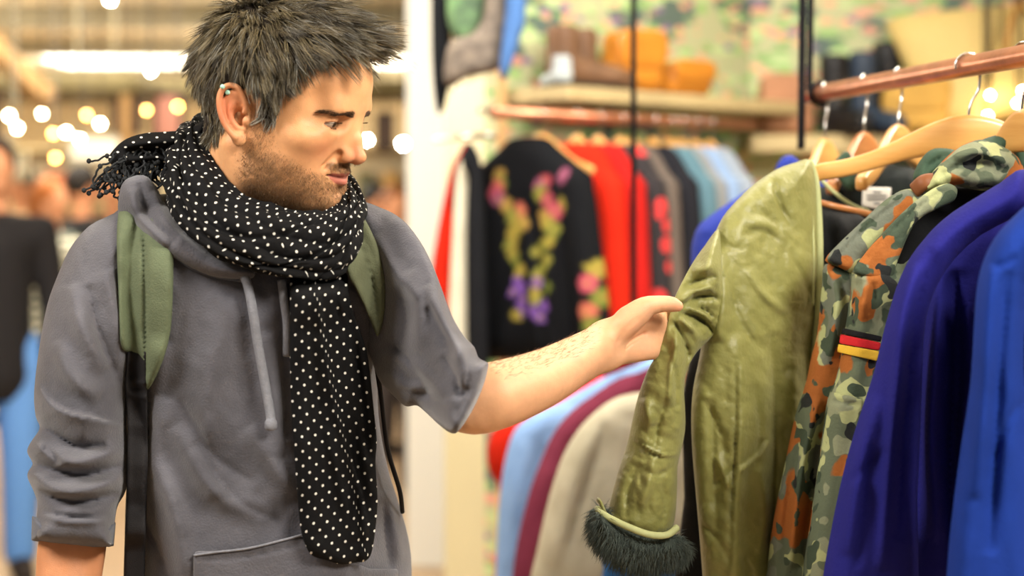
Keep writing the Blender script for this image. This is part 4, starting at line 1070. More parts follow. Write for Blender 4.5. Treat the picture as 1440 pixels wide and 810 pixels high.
# ---- olive quilted jacket
M_olive = plain('olive_cotton', '#8b8a4e', .48, c2='#706f38', scale=7, bump=.5, bscale=160, spec=.45, sheen=.1)
M_pipe = plain('pale_green_piping', '#a9ae7c', .6, var=.1, scale=60)
M_fur = plain('grey_green_fur', '#3f4741', .9, c2='#2c332f', scale=120)
M_black = plain('black_lining', '#121315', .85, bump=.4, bscale=120)
FOLD = 1.6
jb = [(1137, 224), (1120, 228), (1092, 238), (1062, 258), (1036, 282), (1016, 306), (1002, 336), (990, 360), (992, 400), (990, 450), (984, 500), (975, 545), (972, 590), (974, 640), (979, 700), (985, 770), (990, 840), (992, 900),
      (1080, 915), (1170, 905), (1180, 800), (1176, 700), (1168, 600), (1160, 520), (1154, 430), (1153, 350), (1151, 280), (1146, 240)]
jbf = [('r', .012, 13, [(1036, 470), (1040, 560), (1038, 660), (1034, 760), (1040, 860)]), ('c', .008, 3, [(1034, 500), (1035, 580), (1033, 650), (1028, 720), (1026, 800)]),
       ('c', .013, 12, [(1085, 470), (1092, 580), (1090, 700), (1088, 820)]), ('r', .010, 14, [(1120, 500), (1120, 620), (1116, 760)]), ('c', .010, 9, [(1000, 560), (1004, 650), (1008, 760)]),
       ('r', .010, 12, [(1010, 350), (1016, 420), (1010, 480)]), ('c', .007, 4, [(1085, 245), (1095, 280), (1112, 320)]), ('c', .004, 4, [(1060, 290), (1085, 310), (1120, 345), (1145, 360)]),
       ('c', .004, 3, [(1040, 330), (1070, 325), (1095, 340)]), ('r', .004, 7, [(1050, 310), (1090, 320), (1120, 345)]), ('c', .004, 3, [(1110, 350), (1135, 400), (1148, 440)]), ('c', .003, 3, [(1022, 345), (1045, 352)]),
       ('s', .006, 9, [(1030, 668), (1055, 650), (1075, 630), (1082, 610)]), ('c', .005, 3, [(1000, 685), (1020, 670), (1036, 650)]), ('c', .004, 3, [(1026, 400), (1040, 450), (1075, 500)]),
       ('r', .005, 6, [(1050, 380), (1080, 420), (1110, 440)]), ('c', .004, 3, [(990, 560), (1010, 600), (1022, 640)]), ('c', .004, 3, [(1034, 770), (1055, 800), (1062, 850)]), ('c', .005, 3, [(985, 735), (1010, 760), (1026, 790)]),
       ('r', .006, 5, [(1005, 640), (1016, 660), (1024, 690)]), ('c', .006, 4, [(1060, 540), (1070, 600), (1062, 660)]), ('r', .004, 5, [(1070, 660), (1076, 720), (1070, 780)])]
def Yj(x, y): return 1.815+.085*sm(990, 1160, x)*sm(600, 250, y)+.10*sm(1055, 1165, x)*sm(350, 560, y)-.02*sm(380, 460, y)*sm(1060, 985, x)
jroot = thing('jacket', tuple(P(1060, 905, 1.83)), 'olive green jacket with pale piping and a turned back fur cuff, held by the man', 'jacket', None)
jbody = cushion('jacket_body', jb, Yj, 4.0, 46, .050, .045, M_olive, jroot, jbf, nz=[(.0045, 34, 60, 51), (.0020, 12, 18, 52)], amp_edge=8, fieldfn=lambda x, y: -.0020*ridged(x, y, 60, 26, 5, 12, .9)-.0014*ridged(x, y, 24, 44, 8, 12, -.5)+.0007*ridged(x, y, 16, 12, 12, 9, .2))
S_j = Surf(jbody) if False else None
sleeve_o = [(1010, 322), (992, 344), (975, 368), (960, 395), (948, 420), (941, 445), (934, 470), (922, 500), (911, 520), (898, 555), (889, 592), (882, 625), (872, 655), (862, 690), (856, 715), (852, 740), (880, 760), (915, 768), (938, 760), (949, 730), (952, 690),
            (953, 655), (960, 625), (964, 595), (962, 545), (966, 520), (980, 495), (1000, 475), (1013, 455), (1018, 425), (1016, 390), (1014, 350)]
sf = [('c', .011, 4, [(1014, 345), (1018, 400), (1016, 450), (1002, 490)]), ('c', .012, 3.5, [(956, 432), (975, 420), (1000, 416), (1012, 424)]), ('r', .009, 4.5, [(958, 425), (978, 410), (1004, 405)]),
      ('c', .013, 3.5, [(956, 440), (978, 446), (996, 458), (1006, 478)]), ('r', .010, 5, [(955, 448), (972, 462), (988, 482)]), ('c', .011, 3.5, [(948, 452), (962, 478), (968, 500), (966, 530)]),
      ('c', .008, 3, [(962, 405), (982, 394), (1008, 388)]), ('r', .007, 5, [(950, 460), (950, 490), (944, 530), (942, 570)]), ('c', .007, 3, [(980, 432), (994, 438), (1008, 450)]), ('r', .007, 4, [(966, 434), (986, 440), (1002, 452)]),
      ('c', .006, 3, [(975, 462), (984, 478), (990, 492)]), ('s', .009, 8, [(960, 640), (935, 640), (908, 628), (886, 612)]), ('c', .006, 2.5, [(884, 612), (905, 624), (932, 636), (950, 638)]),
      ('r', .007, 8, [(920, 640), (912, 680), (900, 720)]), ('c', .007, 6, [(900, 650), (884, 690), (880, 730)]), ('c', .006, 5, [(938, 560), (925, 600), (922, 630)]), ('r', .006, 8, [(905, 560), (915, 600)]),
      ('c', .006, 4, [(930, 680), (936, 710), (930, 740)]), ('c', .004, 2.5, [(950, 655), (925, 668), (905, 660)]), ('r', .006, 6, [(975, 375), (985, 380), (1002, 372)]), ('c', .005, 3, [(944, 500), (952, 540), (950, 600)])]
def Ysl(x, y): return 1.760-.050*sm(1000, 950, x)*sm(330, 430, y)*sm(640, 470, y)+.03*sm(380, 320, y)
def Hsl(x, y): return .012+.040*sm(470, 600, y)+.030*sm(430, 350, y)*sm(960, 1000, x)+.012*sm(965, 1000, x)
slv = cushion('sleeve', sleeve_o, Ysl, 3.2, 34, Hsl, Hsl, M_olive, jroot, sf, nz=[(.0040, 26, 30, 61), (.0018, 9, 14, 62)], amp_edge=5, fieldfn=lambda x, y: -.0022*ridged(x, y, 34, 18, 25, 11, .8)+(-.0045*ridged(x, y, 12, 7, 31, 6, -.6)+.0030*ridged(x, y, 8, 12, 35, 6, .9))*np.exp(-((x-985)/26)**2-((y-438)/42)**2)+.0007*ridged(x, y, 12, 10, 41, 8, .3))
# lighter seam welts
m = MB()
def welt(pts, r, fn, n=8): 
    q = cr_spline([(x, y, fn(x, y)) for x, y in pts], n); m.tube([tuple(P(*k)) for k in q], r, 7)
ed = [(1138, 226), (1146, 252), (1150, 290), (1152, 340), (1152, 400), (1150, 450), (1146, 500), (1146, 560)]
q = cr_spline([(x, y, 1.86+.03*sm(400, 240, y)) for x, y in ed], 10); m.tube([tuple(P(*k)) for k in q], .0052, 10)
m.build('front_edge_piping', M_pipe, jroot)
m = MB(); q = cr_spline([(x, y, 1.845+.03*sm(400, 240, y)) for x, y in [(1128, 228), (1138, 256), (1142, 300), (1144, 360), (1143, 430)]], 10); m.tube([tuple(P(*k)) for k in q], .0016, 8); m.build('front_seam', M_pipe, jroot)
# turned-back cuff: fur outside with a piped rim
cuffo = [(838, 716), (832, 730), (833, 748), (842, 768), (860, 786), (880, 796), (905, 800), (930, 798), (955, 790), (968, 775), (958, 758), (940, 750), (918, 753), (890, 744), (866, 730), (848, 716)]
fc_ = cushion('fur_cuff', cuffo, 1.745, 4.0, 22, .048, .04, M_fur, slv, [], nz=[(.004, 8, 12, 71)], amp_edge=4)
m = MB(); q = cr_spline([(840, 716, 1.735), (846, 722, 1.712), (864, 732, 1.702), (888, 743, 1.694), (915, 752, 1.692), (938, 752, 1.696), (952, 742, 1.71)], 8); m.tube([tuple(P(*k)) for k in q], .0042, 10, flat=1); m.build('cuff_rim', M_pipe, slv)
m = MB(); q = cr_spline([(841, 703, 1.73), (845, 708, 1.72), (851, 722, 1.715), (857, 730, 1.712)], 6); m.tube([tuple(P(*k)) for k in q], .0034, 8, flat=.6); m.build('cuff_tab', M_olive, slv)
def fur(o, n, L, seed, wdir, rad=.00035, frontonly=True):
    g = np.random.default_rng(seed); me = o.data; v = np.array([tuple(q.co) for q in me.vertices])+np.array(WL[jroot.name])
    f = np.array([list(p.vertices)[:3] for p in me.polygons]); c = v[f].mean(1); nn = np.cross(v[f[:, 1]]-v[f[:, 0]], v[f[:, 2]]-v[f[:, 0]]); a = np.linalg.norm(nn, axis=1); nn /= a[:, None]+1e-15
    cc = v.mean(0); 
    if ((c-cc)*nn).sum() < 0: nn = -nn
    k = g.choice(len(f), n, p=a/a.sum()); d = nn[k]*.8+np.array(wdir)+g.normal(0, .35, (n, 3)); d /= np.linalg.norm(d, axis=1)[:, None]
    return strands(c[k]+g.normal(0, .0012, (n, 3)), d, L*(.6+.8*g.random(n)), np.full(n, rad), lambda p, t, q: q+np.array(wdir)*.35, 4)
V, Fc = fur(fc_, 5200, .013, 5, (-.1, 0, -.7)); M_furh = plain('fur_hairs', '#56605a', .7, c2='#39423d', scale=80); mk('fur_pile', V, Fc, M_furh, fc_)
# dark lining in the open front; same black sheet stands for shadow beside the sleeve
cushion('lining', [(1140, 282), (1175, 296), (1222, 312), (1222, 400), (1200, 520), (1180, 700), (1175, 900), (960, 900), (962, 700), (960, 560), (985, 480), (1050, 420), (1120, 330)], 1.955, 8, 30, .03, .03, M_black, jroot, [('r', .01, 10, [(1175, 270), (1185, 340), (1170, 430)])], nz=[(.006, 20, 30, 3)])

# ---- camouflage jacket
def Surf2(o, root):
    WL['_t'] = WL[person.name]; WL[person.name] = WL[root.name]; r = Surf(o); WL[person.name] = WL['_t']; return r
def camo(name, dark=1.0, sc=30.0, oth=.575, base='#8e9478'):
    m, nt, b = nmat(name); b.inputs['Roughness'].default_value = .85; b.inputs['Specular IOR Level'].default_value = .2
    tc = N(nt, 'ShaderNodeTexCoord'); wn = N(nt, 'ShaderNodeTexNoise', i_Scale=sc*1.3, i_Detail=2.0); nt.links.new(tc.outputs['Object'], wn.inputs['Vector'])
    wa = N(nt, 'ShaderNodeVectorMath', operation='SCALE'); wa.inputs['Scale'].default_value = .020; nt.links.new(wn.outputs['Color'], wa.inputs[0])
    ad = N(nt, 'ShaderNodeVectorMath', operation='ADD'); nt.links.new(tc.outputs['Object'], ad.inputs[0]); nt.links.new(wa.outputs[0], ad.inputs[1])
    col = None
    layers = [(base, None, 0, 0), ('#656f5a', .49, 11.3, .9), ('#b4ba86', .57, 3.1, 1.1), ('#a8642f', oth, 7.7, .62), ('#465343', .60, 23.9, 1.25), ('#2a2d2d', .665, 41.0, 1.35)]
    for c, th, off, k in layers:
        c = tuple(x*dark for x in lin(c))
        if col is None: col = c+(1,); last = None; continue
        o2 = N(nt, 'ShaderNodeVectorMath', operation='ADD'); o2.inputs[1].default_value = (off, off*.7, off*1.3); nt.links.new(ad.outputs[0], o2.inputs[0])
        n_ = N(nt, 'ShaderNodeTexNoise', i_Scale=sc*k, i_Detail=1.2, i_Roughness=.4); nt.links.new(o2.outputs[0], n_.inputs['Vector'])
        g = N(nt, 'ShaderNodeMapRange'); g.inputs[1].default_value = th-.008; g.inputs[2].default_value = th+.008; nt.links.new(n_.outputs[0], g.inputs[0])
        mx = N(nt, 'ShaderNodeMix', data_type='RGBA'); mx.inputs['B'].default_value = c+(1,)
        if last is None: mx.inputs['A'].default_value = col
        else: nt.links.new(last, mx.inputs['A'])
        nt.links.new(g.outputs[0], mx.inputs['Factor']); last = mx.outputs['Result']
    nt.links.new(last, b.inputs['Base Color'])
    n2 = N(nt, 'ShaderNodeTexNoise', i_Scale=250.0, i_Detail=3.0); nt.links.new(tc.outputs['Object'], n2.inputs['Vector'])
    bp = N(nt, 'ShaderNodeBump', i_Strength=.4, i_Distance=.002); nt.links.new(n2.outputs[0], bp.inputs['Height']); nt.links.new(bp.outputs[0], b.inputs['Normal'])
    return m
M_camo = camo('camouflage_cloth', .9, 27, .565); M_camo2 = camo('camouflage_cloth_faded', .8, 28, .535, '#747a6c')
M_dgreen = plain('dark_green_cloth', '#3a5040', .8, var=.12, scale=12, bump=.4, bscale=150)
croot = thing('jacket', tuple(P(1190, 900, 1.74)), 'camouflage jacket with shoulder flaps and a black, red and gold flag patch', 'jacket')
ca = [(1160, 372), (1156, 400), (1153, 430), (1149, 470), (1140, 505), (1134, 535), (1118, 585), (1102, 660), (1088, 730), (1079, 800), (1074, 900), (1200, 910), (1215, 800), (1230, 500), (1215, 390), (1190, 372)]
cushion('sleeve', ca, 1.775, 4.5, 30, .040, .04, M_camo2, croot, [('r', .010, 7, [(1150, 560), (1128, 660), (1112, 800)]), ('c', .012, 6, [(1168, 560), (1146, 660), (1130, 800)]), ('c', .008, 5, [(1165, 400), (1160, 440), (1150, 500)]), ('r', .008, 6, [(1180, 400), (1176, 440), (1168, 500)]), ('c', .008, 5, [(1128, 600), (1108, 700), (1098, 810)]), ('c', .006, 4, [(1180, 390), (1190, 420)])], nz=[(.004, 20, 50, 81)])
cb = [(1199, 380), (1196, 410), (1190, 450), (1184, 490), (1176, 530), (1164, 560), (1158, 600), (1148, 670), (1138, 740), (1128, 810), (1122, 900), (1330, 910), (1330, 380), (1270, 372), (1232, 366)]
cbody = cushion('jacket_body', cb, 1.740, 4.5, 30, .050, .04, M_camo, croot, [('c', .006, 3, [(1206, 395), (1212, 425)]), ('c', .006, 3, [(1228, 395), (1230, 425)]), ('r', .006, 6, [(1215, 400), (1212, 450)]), ('c', .006, 4, [(1240, 520), (1215, 640), (1195, 780)]), ('r', .008, 8, [(1230, 560), (1200, 680), (1180, 800)]),
        ('c', .005, 3, [(1168, 590), (1160, 640)])], nz=[(.004, 22, 40, 83)])
S_c = Surf2(cbody, croot)
ya = [(1160, 366), (1180, 342), (1205, 318), (1228, 296), (1252, 276), (1274, 266), (1294, 268), (1304, 280), (1290, 300), (1262, 326), (1235, 352), (1212, 378), (1199, 385), (1180, 376)]
cushion('yoke', ya, lambda x, y: 1.745+.0*x, 4.0, 7, .014, .03, M_camo2, croot, [('c', .003, 2.5, [(1175, 362), (1225, 312), (1275, 276)])], nz=[(.002, 15, 15, 5)], amp_edge=4, smooth=3)
yb = [(1199, 383), (1212, 362), (1230, 340), (1250, 318), (1272, 296), (1296, 276), (1316, 263), (1334, 258), (1346, 266), (1342, 282), (1322, 292), (1298, 304), (1282, 322), (1270, 348), (1260, 374), (1254, 396), (1228, 392)]
cushion('shoulder_flap', yb, 1.700, 4.0, 5, .009, .012, M_camo, croot, [('c', .003, 2, [(1206, 378), (1250, 328), (1310, 276), (1336, 268)])], nz=[(.002, 15, 15, 9)], amp_edge=4, smooth=3)
cushion('pocket', [(1168, 551), (1214, 560), (1210, 600), (1178, 760), (1130, 900), (1124, 860), (1146, 690), (1160, 600)], lambda x, y: S_c(x, y)-.003, 4, 4, .004, .003, M_camo, croot, [('c', .004, 2, [(1160, 562), (1210, 571)])], smooth=1, amp_edge=3)
for nm, c, pl in (('#17161a', 'flag', [(1185, 461), (1240, 473), (1239, 481), (1183, 469)]), ('#c8242c', 'flag', [(1182, 470), (1239, 482), (1237, 493), (1180, 483)]), ('#e2b63c', 'flag', [(1179, 484), (1237, 494), (1234, 508), (1177, 495)])):
    M_ = plain('flag_'+nm[1:], nm, .8, bump=.3, bscale=400); cushion('flag_patch', [tuple(q) for q in pl], lambda x, y: S_c(x, y)-.004, 4, 1.5, .0009, .0009, M_, croot, smooth=1, amp_edge=2)
cushion('hood', [(1284, 252), (1290, 232), (1304, 214), (1320, 208), (1345, 212), (1352, 225), (1340, 240), (1318, 250), (1300, 258)], 1.79, 4, 14, .03, .03, M_dgreen, croot, [('c', .006, 3, [(1300, 240), (1320, 222), (1340, 218)])], nz=[(.002, 12, 12, 4)], amp_edge=4)
cushion('collar', [(1296, 268), (1310, 244), (1330, 222), (1352, 205), (1380, 196), (1410, 206), (1432, 222), (1440, 245), (1420, 262), (1380, 268), (1345, 262), (1320, 270)], 1.745, 4, 18, .035, .03, M_camo, croot, [('c', .008, 4, [(1320, 250), (1350, 232), (1400, 228)]), ('r', .006, 5, [(1340, 220), (1380, 215), (1420, 232)])], nz=[(.004, 14, 14, 6)], amp_edge=4)
cushion('collar_lining', [(1376, 204), (1400, 190), (1440, 182), (1500, 186), (1500, 300), (1440, 290), (1400, 250)], 1.80, 5, 18, .03, .03, M_dgreen, croot, [('c', .006, 3, [(1410, 200), (1425, 220), (1436, 250)])], amp_edge=4)
m = MB(); m.tube([tuple(P(*q)) for q in cr_spline([(1286, 268, 1.735), (1300, 256, 1.725), (1318, 254, 1.73), (1332, 262, 1.74)], 6)], .010, 10, flat=.5); m.build('leather_loop', plain('brown_leather_loop', '#7a4a2c', .5), croot)
# dark inside of the hood/back below
cushion('inside', [(1270, 300), (1330, 262), (1440, 262), (1500, 300), (1500, 900), (1240, 900), (1250, 420)], 1.80, 9, 20, .02, .02, M_black, croot)

# ---- blue jackets
M_ind = plain('indigo_cloth', '#27267c', .9, c2='#1f2066', scale=5, bump=.4, bscale=300, spec=.1)
M_roy = plain('royal_blue_cloth', '#1c3a94', .9, c2='#162e76', scale=5, bump=.4, bscale=300, spec=.1)
def blue(label, mat, Y, sl_o, sl_f, bd_o, bd_f):
    r = thing('jacket', tuple(P(1300, 960, Y)), label, 'jacket')
    cushion('sleeve', sl_o, Y, 6, 40, .055, .05, mat, r, sl_f, nz=[(.004, 30, 90, 4)])
    cushion('jacket_body', bd_o, Y+.11, 6, 50, .055, .05, mat, r, bd_f, nz=[(.004, 30, 90, 8)])
    return r
blue('indigo blue cotton jacket hanging just in front of the camouflage jacket', M_ind, 1.56,
     [(1440, 238), (1405, 258), (1372, 278), (1340, 298), (1316, 318), (1298, 338), (1280, 362), (1264, 395), (1254, 425), (1243, 465), (1230, 520), (1212, 575), (1195, 630), (1180, 690), (1168, 750), (1156, 820), (1148, 900), (1280, 905), (1290, 700), (1296, 560), (1302, 450), (1330, 380), (1380, 330), (1450, 290)],
     [('r', .012, 9, [(1290, 370), (1270, 440), (1262, 540), (1250, 660), (1240, 800)]), ('c', .014, 8, [(1312, 350), (1292, 420), (1282, 520), (1272, 640), (1264, 760)]), ('c', .006, 5, [(1246, 630), (1220, 655), (1195, 680)]), ('r', .008, 10, [(1235, 560), (1210, 660), (1190, 780)]), ('c', .006, 6, [(1225, 600), (1218, 700), (1205, 800)])],
     [(1470, 230), (1400, 285), (1340, 330), (1300, 400), (1286, 500), (1282, 700), (1276, 910), (1500, 915), (1520, 300)],
     [('r', .016, 10, [(1322, 380), (1316, 480), (1308, 600), (1316, 760)]), ('c', .034, 14, [(1345, 380), (1345, 520), (1340, 660), (1350, 800)]), ('c', .034, 9, [(1292, 420), (1288, 560), (1284, 760)]), ('r', .012, 8, [(1362, 430), (1366, 520), (1352, 600)])])
blue('brighter royal blue jacket nearest on the rail, cut off by the right edge', M_roy, 1.40,
     [(1480, 258), (1452, 280), (1425, 305), (1405, 326), (1390, 350), (1378, 382), (1372, 420), (1369, 470), (1366, 520), (1362, 560), (1352, 625), (1343, 690), (1335, 760), (1330, 830), (1326, 900), (1450, 905), (1452, 700), (1440, 520), (1450, 400), (1500, 330)],
     [('r', .010, 9, [(1395, 370), (1388, 460), (1384, 560), (1370, 700)]), ('c', .012, 8, [(1418, 380), (1408, 500), (1402, 620), (1392, 780)]), ('c', .006, 4, [(1440, 560), (1415, 600), (1395, 650)]), ('c', .004, 3, [(1385, 370), (1410, 372), (1430, 360)])],
     [(1520, 250), (1470, 300), (1430, 360), (1416, 460), (1412, 600), (1408, 900), (1640, 915), (1640, 300), (1580, 255)], [('c', .02, 10, [(1425, 400), (1420, 560), (1424, 800)]), ('r', .012, 12, [(1450, 400), (1446, 600), (1440, 850)])])
M_blue3 = plain('deep_blue_cloth', '#2b3c9e', .85, c2='#233288', scale=6, bump=.3, bscale=300)
r = thing('jacket', tuple(P(1040, 700, 2.3)), 'deep blue jacket shoulder showing behind the olive jacket', 'jacket')
cushion('jacket_body', [(1108, 224), (1096, 240), (1060, 262), (1025, 285), (998, 304), (982, 318), (975, 336), (972, 360), (974, 420), (985, 520), (990, 700), (1200, 700), (1210, 400), (1190, 270), (1140, 240)], 2.34, 6, 26, .05, .05, M_blue3, r, [('c', .006, 5, [(990, 330), (1005, 350), (1010, 400)])], nz=[(.004, 20, 30, 6)])
cushion('collar', [(1090, 240), (1098, 224), (1112, 218), (1130, 232), (1150, 250), (1120, 262), (1096, 256)], 2.30, 5, 12, .02, .02, M_blue3, r, amp_edge=4)
# dark jacket with a neck label
M_dk = plain('black_green_cloth', '#1d241f', .85, c2='#12161a', scale=14, bump=.6, bscale=120)
dj = thing('jacket', tuple(P(1215, 880, 2.14)), 'black green jacket with a white neck label behind the camouflage jacket', 'jacket')
cushion('jacket_body', [(1160, 262), (1185, 240), (1215, 232), (1262, 232), (1290, 240), (1315, 262), (1340, 300), (1350, 900), (1110, 900), (1140, 330)], 2.16, 6, 26, .05, .05, M_dk, dj, [('c', .01, 6, [(1205, 245), (1215, 300), (1200, 380)]), ('r', .008, 8, [(1180, 260), (1195, 320), (1190, 400)]), ('c', .008, 5, [(1250, 300), (1220, 340), (1180, 360)])], nz=[(.006, 18, 24, 6)])
cushion('collar', [(1172, 232), (1186, 214), (1196, 216), (1200, 240), (1204, 262), (1194, 268), (1182, 256)], 2.09, 4, 8, .012, .012, M_dgreen, dj, amp_edge=3)
M_lab = plain('white_label', '#e9e6dc', .8); M_ink = plain('label_ink', '#6c7078', .8)
lb = cushion('neck_label', [(1213, 263), (1253, 264), (1252, 293), (1244, 296), (1212, 290)], 2.085, 4, 2, .002, .002, M_lab, dj, smooth=1, amp_edge=2)
m = MB()
g = np.random.default_rng(2)
for row, (y, x0, x1) in enumerate(((270, 1228, 1238), (275, 1219, 1247), (280, 1219, 1247), (286, 1229, 1237))):
    x = x0
    while x < x1:
        w = g.uniform(1.4, 2.4); p = P(x+w/2, y, 2.0815); m.box(tuple(p), (w/F*2.08*.8, .0006, .0026)); x += w+.5
m.build('label_print', M_ink, lb)
m = MB(); q = cr_spline([(1156, 254, 2.05), (1175, 272, 2.04), (1198, 288, 2.04), (1222, 298, 2.05)], 8); m.tube([tuple(P(*k)) for k in q], .0028, 8); m.build('pale_edge', M_pipe, dj)
# ------------------------------------------------------------------ shop shell
FOLD = 1.0
M_floor = plain('pale_floor', '#c2a98a', .35, c2='#a98e70', scale=.7)
M_ceil = plain('cream_ceiling', '#eee2c4', .8, var=.04, scale=.5)
M_wallc = plain('cream_wall', '#e3d2ae', .8, var=.05, scale=1)
def boxo(name, lo, hi, mat, kind=None, parent=None, b=0, label=None, cat=None, group=None, rz=0):
    m = MB(); m.box([(lo[i]+hi[i])/2 for i in range(3)], [hi[i]-lo[i] for i in range(3)], rz, b)
    o = m.build(name, mat, parent, smooth=False)
    return tag(o, label, cat, group, kind)
boxo('floor', (-12, -2.5, -.1), (7, 24, 0), M_floor, 'structure')
boxo('ceiling', (-12, -2.5, 3.1), (7, 24, 3.2), M_ceil, 'structure')
boxo('wall_far', (-12, 21, 0), (7, 21.2, 3.1), M_wallc, 'structure')
boxo('wall_left', (-9.2, -2.5, 0), (-9, 21, 3.1), M_wallc, 'structure')
M_beam = plain('grey_beam', '#a39a80', .7); M_brn = plain('brown_beam', '#8a6a40', .7)
for i, Y in enumerate((6.4, 8.0, 11.5, 14.0, 17.5)):
    boxo('trim_%d' % (i+1), (-9, Y, 2.93 if i else 3.0), (0.2, Y+.22, 3.1), M_beam, 'structure')
# floral wallpaper walls of the stall
def leafmat():
    m, nt, b = nmat('leaf_wallpaper'); b.inputs['Roughness'].default_value = .85
    tc = N(nt, 'ShaderNodeTexCoord'); last = None
    base = lin('#bbbd94')
    def layer(last, c, rot, sc, th, off, stretch=(1, 3.2, 1), vor=True):
        mp = N(nt, 'ShaderNodeMapping'); mp.inputs['Rotation'].default_value = (0, rot, 0); mp.inputs['Scale'].default_value = stretch; mp.inputs['Location'].default_value = (off, off*.3, off*.7)
        nt.links.new(tc.outputs['Object'], mp.inputs[0])
        v = N(nt, 'ShaderNodeTexVoronoi', i_Scale=sc); nt.links.new(mp.outputs[0], v.inputs['Vector'])
        g = N(nt, 'ShaderNodeMapRange'); g.inputs[1].default_value = th+.02; g.inputs[2].default_value = th-.02; nt.links.new(v.outputs['Distance'], g.inputs[0])
        mx = N(nt, 'ShaderNodeMix', data_type='RGBA'); mx.inputs['B'].default_value = rgba(c)
        if last is None: mx.inputs['A'].default_value = base+(1,)
        else: nt.links.new(last, mx.inputs['A'])
        nt.links.new(g.outputs[0], mx.inputs['Factor']); return mx.outputs['Result']
    last = layer(last, '#5f7068', .2, 4.2, .42, 2.0, (1, 1, 1.3))
    last = layer(last, '#9fc07c', .7, 7.5, .34, 1.0, (1, 1, 2.6))
    last = layer(last, '#bfd49a', -.6, 7.0, .34, 4.0, (1, 1, 2.8))
    last = layer(last, '#de9f8c', .35, 8.0, .28, 7.0, (1, 1, 2.2))
    last = layer(last, '#86ad6c', -1.1, 8.5, .26, 9.0, (1, 1, 3.0))
    last = layer(last, '#8c6f98', 1.2, 8.0, .2, 12.0, (1, 1, 2.4))
    last = layer(last, '#e8b08c', -.2, 9.0, .22, 15.0, (1, 1, 2.0))
    nt.links.new(last, b.inputs['Base Color']); return m
M_leaf = leafmat()
def slab(name, a, b_, z0, z1, th, mat, kind='structure', parent=None):
    a = Vector((a[0], a[1], 0)); b_ = Vector((b_[0], b_[1], 0)); d = (b_-a).normalized(); n = Vector((-d.y, d.x, 0))*th
    v = [(*(a)[:2], z0), (*(b_)[:2], z0), (*(b_+n)[:2], z0), (*(a+n)[:2], z0)]; v = v+[(x, y, z1) for x, y, _ in v]
    return tag(mk(name, v, [(3, 2, 1, 0), (4, 5, 6, 7), (0, 1, 5, 4), (1, 2, 6, 5), (2, 3, 7, 6), (3, 0, 4, 7)], mat, parent, smooth=False), kind=kind)
cx, cy_ = .811, 4.845
slab('wall_stall', (-.035, 4.012), (cx, cy_), 0, 3.1, .06, M_leaf)
slab('wall_back', (cx, cy_), (4.2, cy_+.05), 0, 3.1, .06, M_leaf)
slab('wall_right', (4.2, cy_+.05), (4.2, -2.5), 0, 3.1, .1, M_wallc)
M_panel = plain('cream_panel', '#d3cba6', .6, var=.05, scale=2); M_pine = plain('pine_edge', '#cfa873', .5, var=.15, scale=4)
M_white = plain('white_paint', '#efeee6', .55)
slab('wall_partition', (-.235, 4.95), (-.052, 4.03), 0, 1.955, .03, M_panel)
slab('trim_6', (-.050, 4.035), (-.032, 3.995), 0, 1.975, .02, M_pine)
boxo('trim_7', (-.452, 6.1, 0), (-.275, 6.28, 3.1), M_white, 'structure')
# ------------------------------------------------------------------ shelves
M_shelf = plain('pale_shelf_wood', '#b8a478', .5, var=.12, scale=5)
u = Vector((.7119, .7022, 0)); nrm = Vector((.7022, -.7119, 0))
w0 = Vector((-.035, 4.012, 0))
def along(t, off, z): p = w0+u*t+nrm*off; return Vector((p.x, p.y, z))
sh = MB(); c = along(.60, .13, 1.879); sh.box(tuple(c), (1.16, .24, .040), math.atan2(u.y, u.x), .004)
tag(sh.build('wall_shelf', M_shelf, None, False), 'pale wooden shelf with boots and orange bags above the back rail', 'shelf')
sh = MB(); sh.box((1.86, 4.70, 1.765), (2.18, .26, .055), 0, .004)
tag(sh.build('wall_shelf', M_shelf, None, False), 'pale wooden shelf with dark boots and the straw basket, right of the corner', 'shelf')
# back rail
RB = 1.812
def rb(Y): return Vector((-.027+1.0135*(Y-3.6), Y, RB))
m = MB(); m.tube([tuple(rb(3.58)), tuple(rb(4.0)), tuple(rb(4.36))], .0165, 16)
brail = m.build('back_rail', M_copper, None); tag(brail, 'copper rail below the shelf carrying the row of blurred jackets', 'rail')
for Y in (3.70, 4.28): mm = MB(); a = rb(Y); mm.tube([tuple(a), (a.x-.16, a.y+.17, RB+.02)], .009, 8); mm.build('rail_bracket', M_steel, brail)
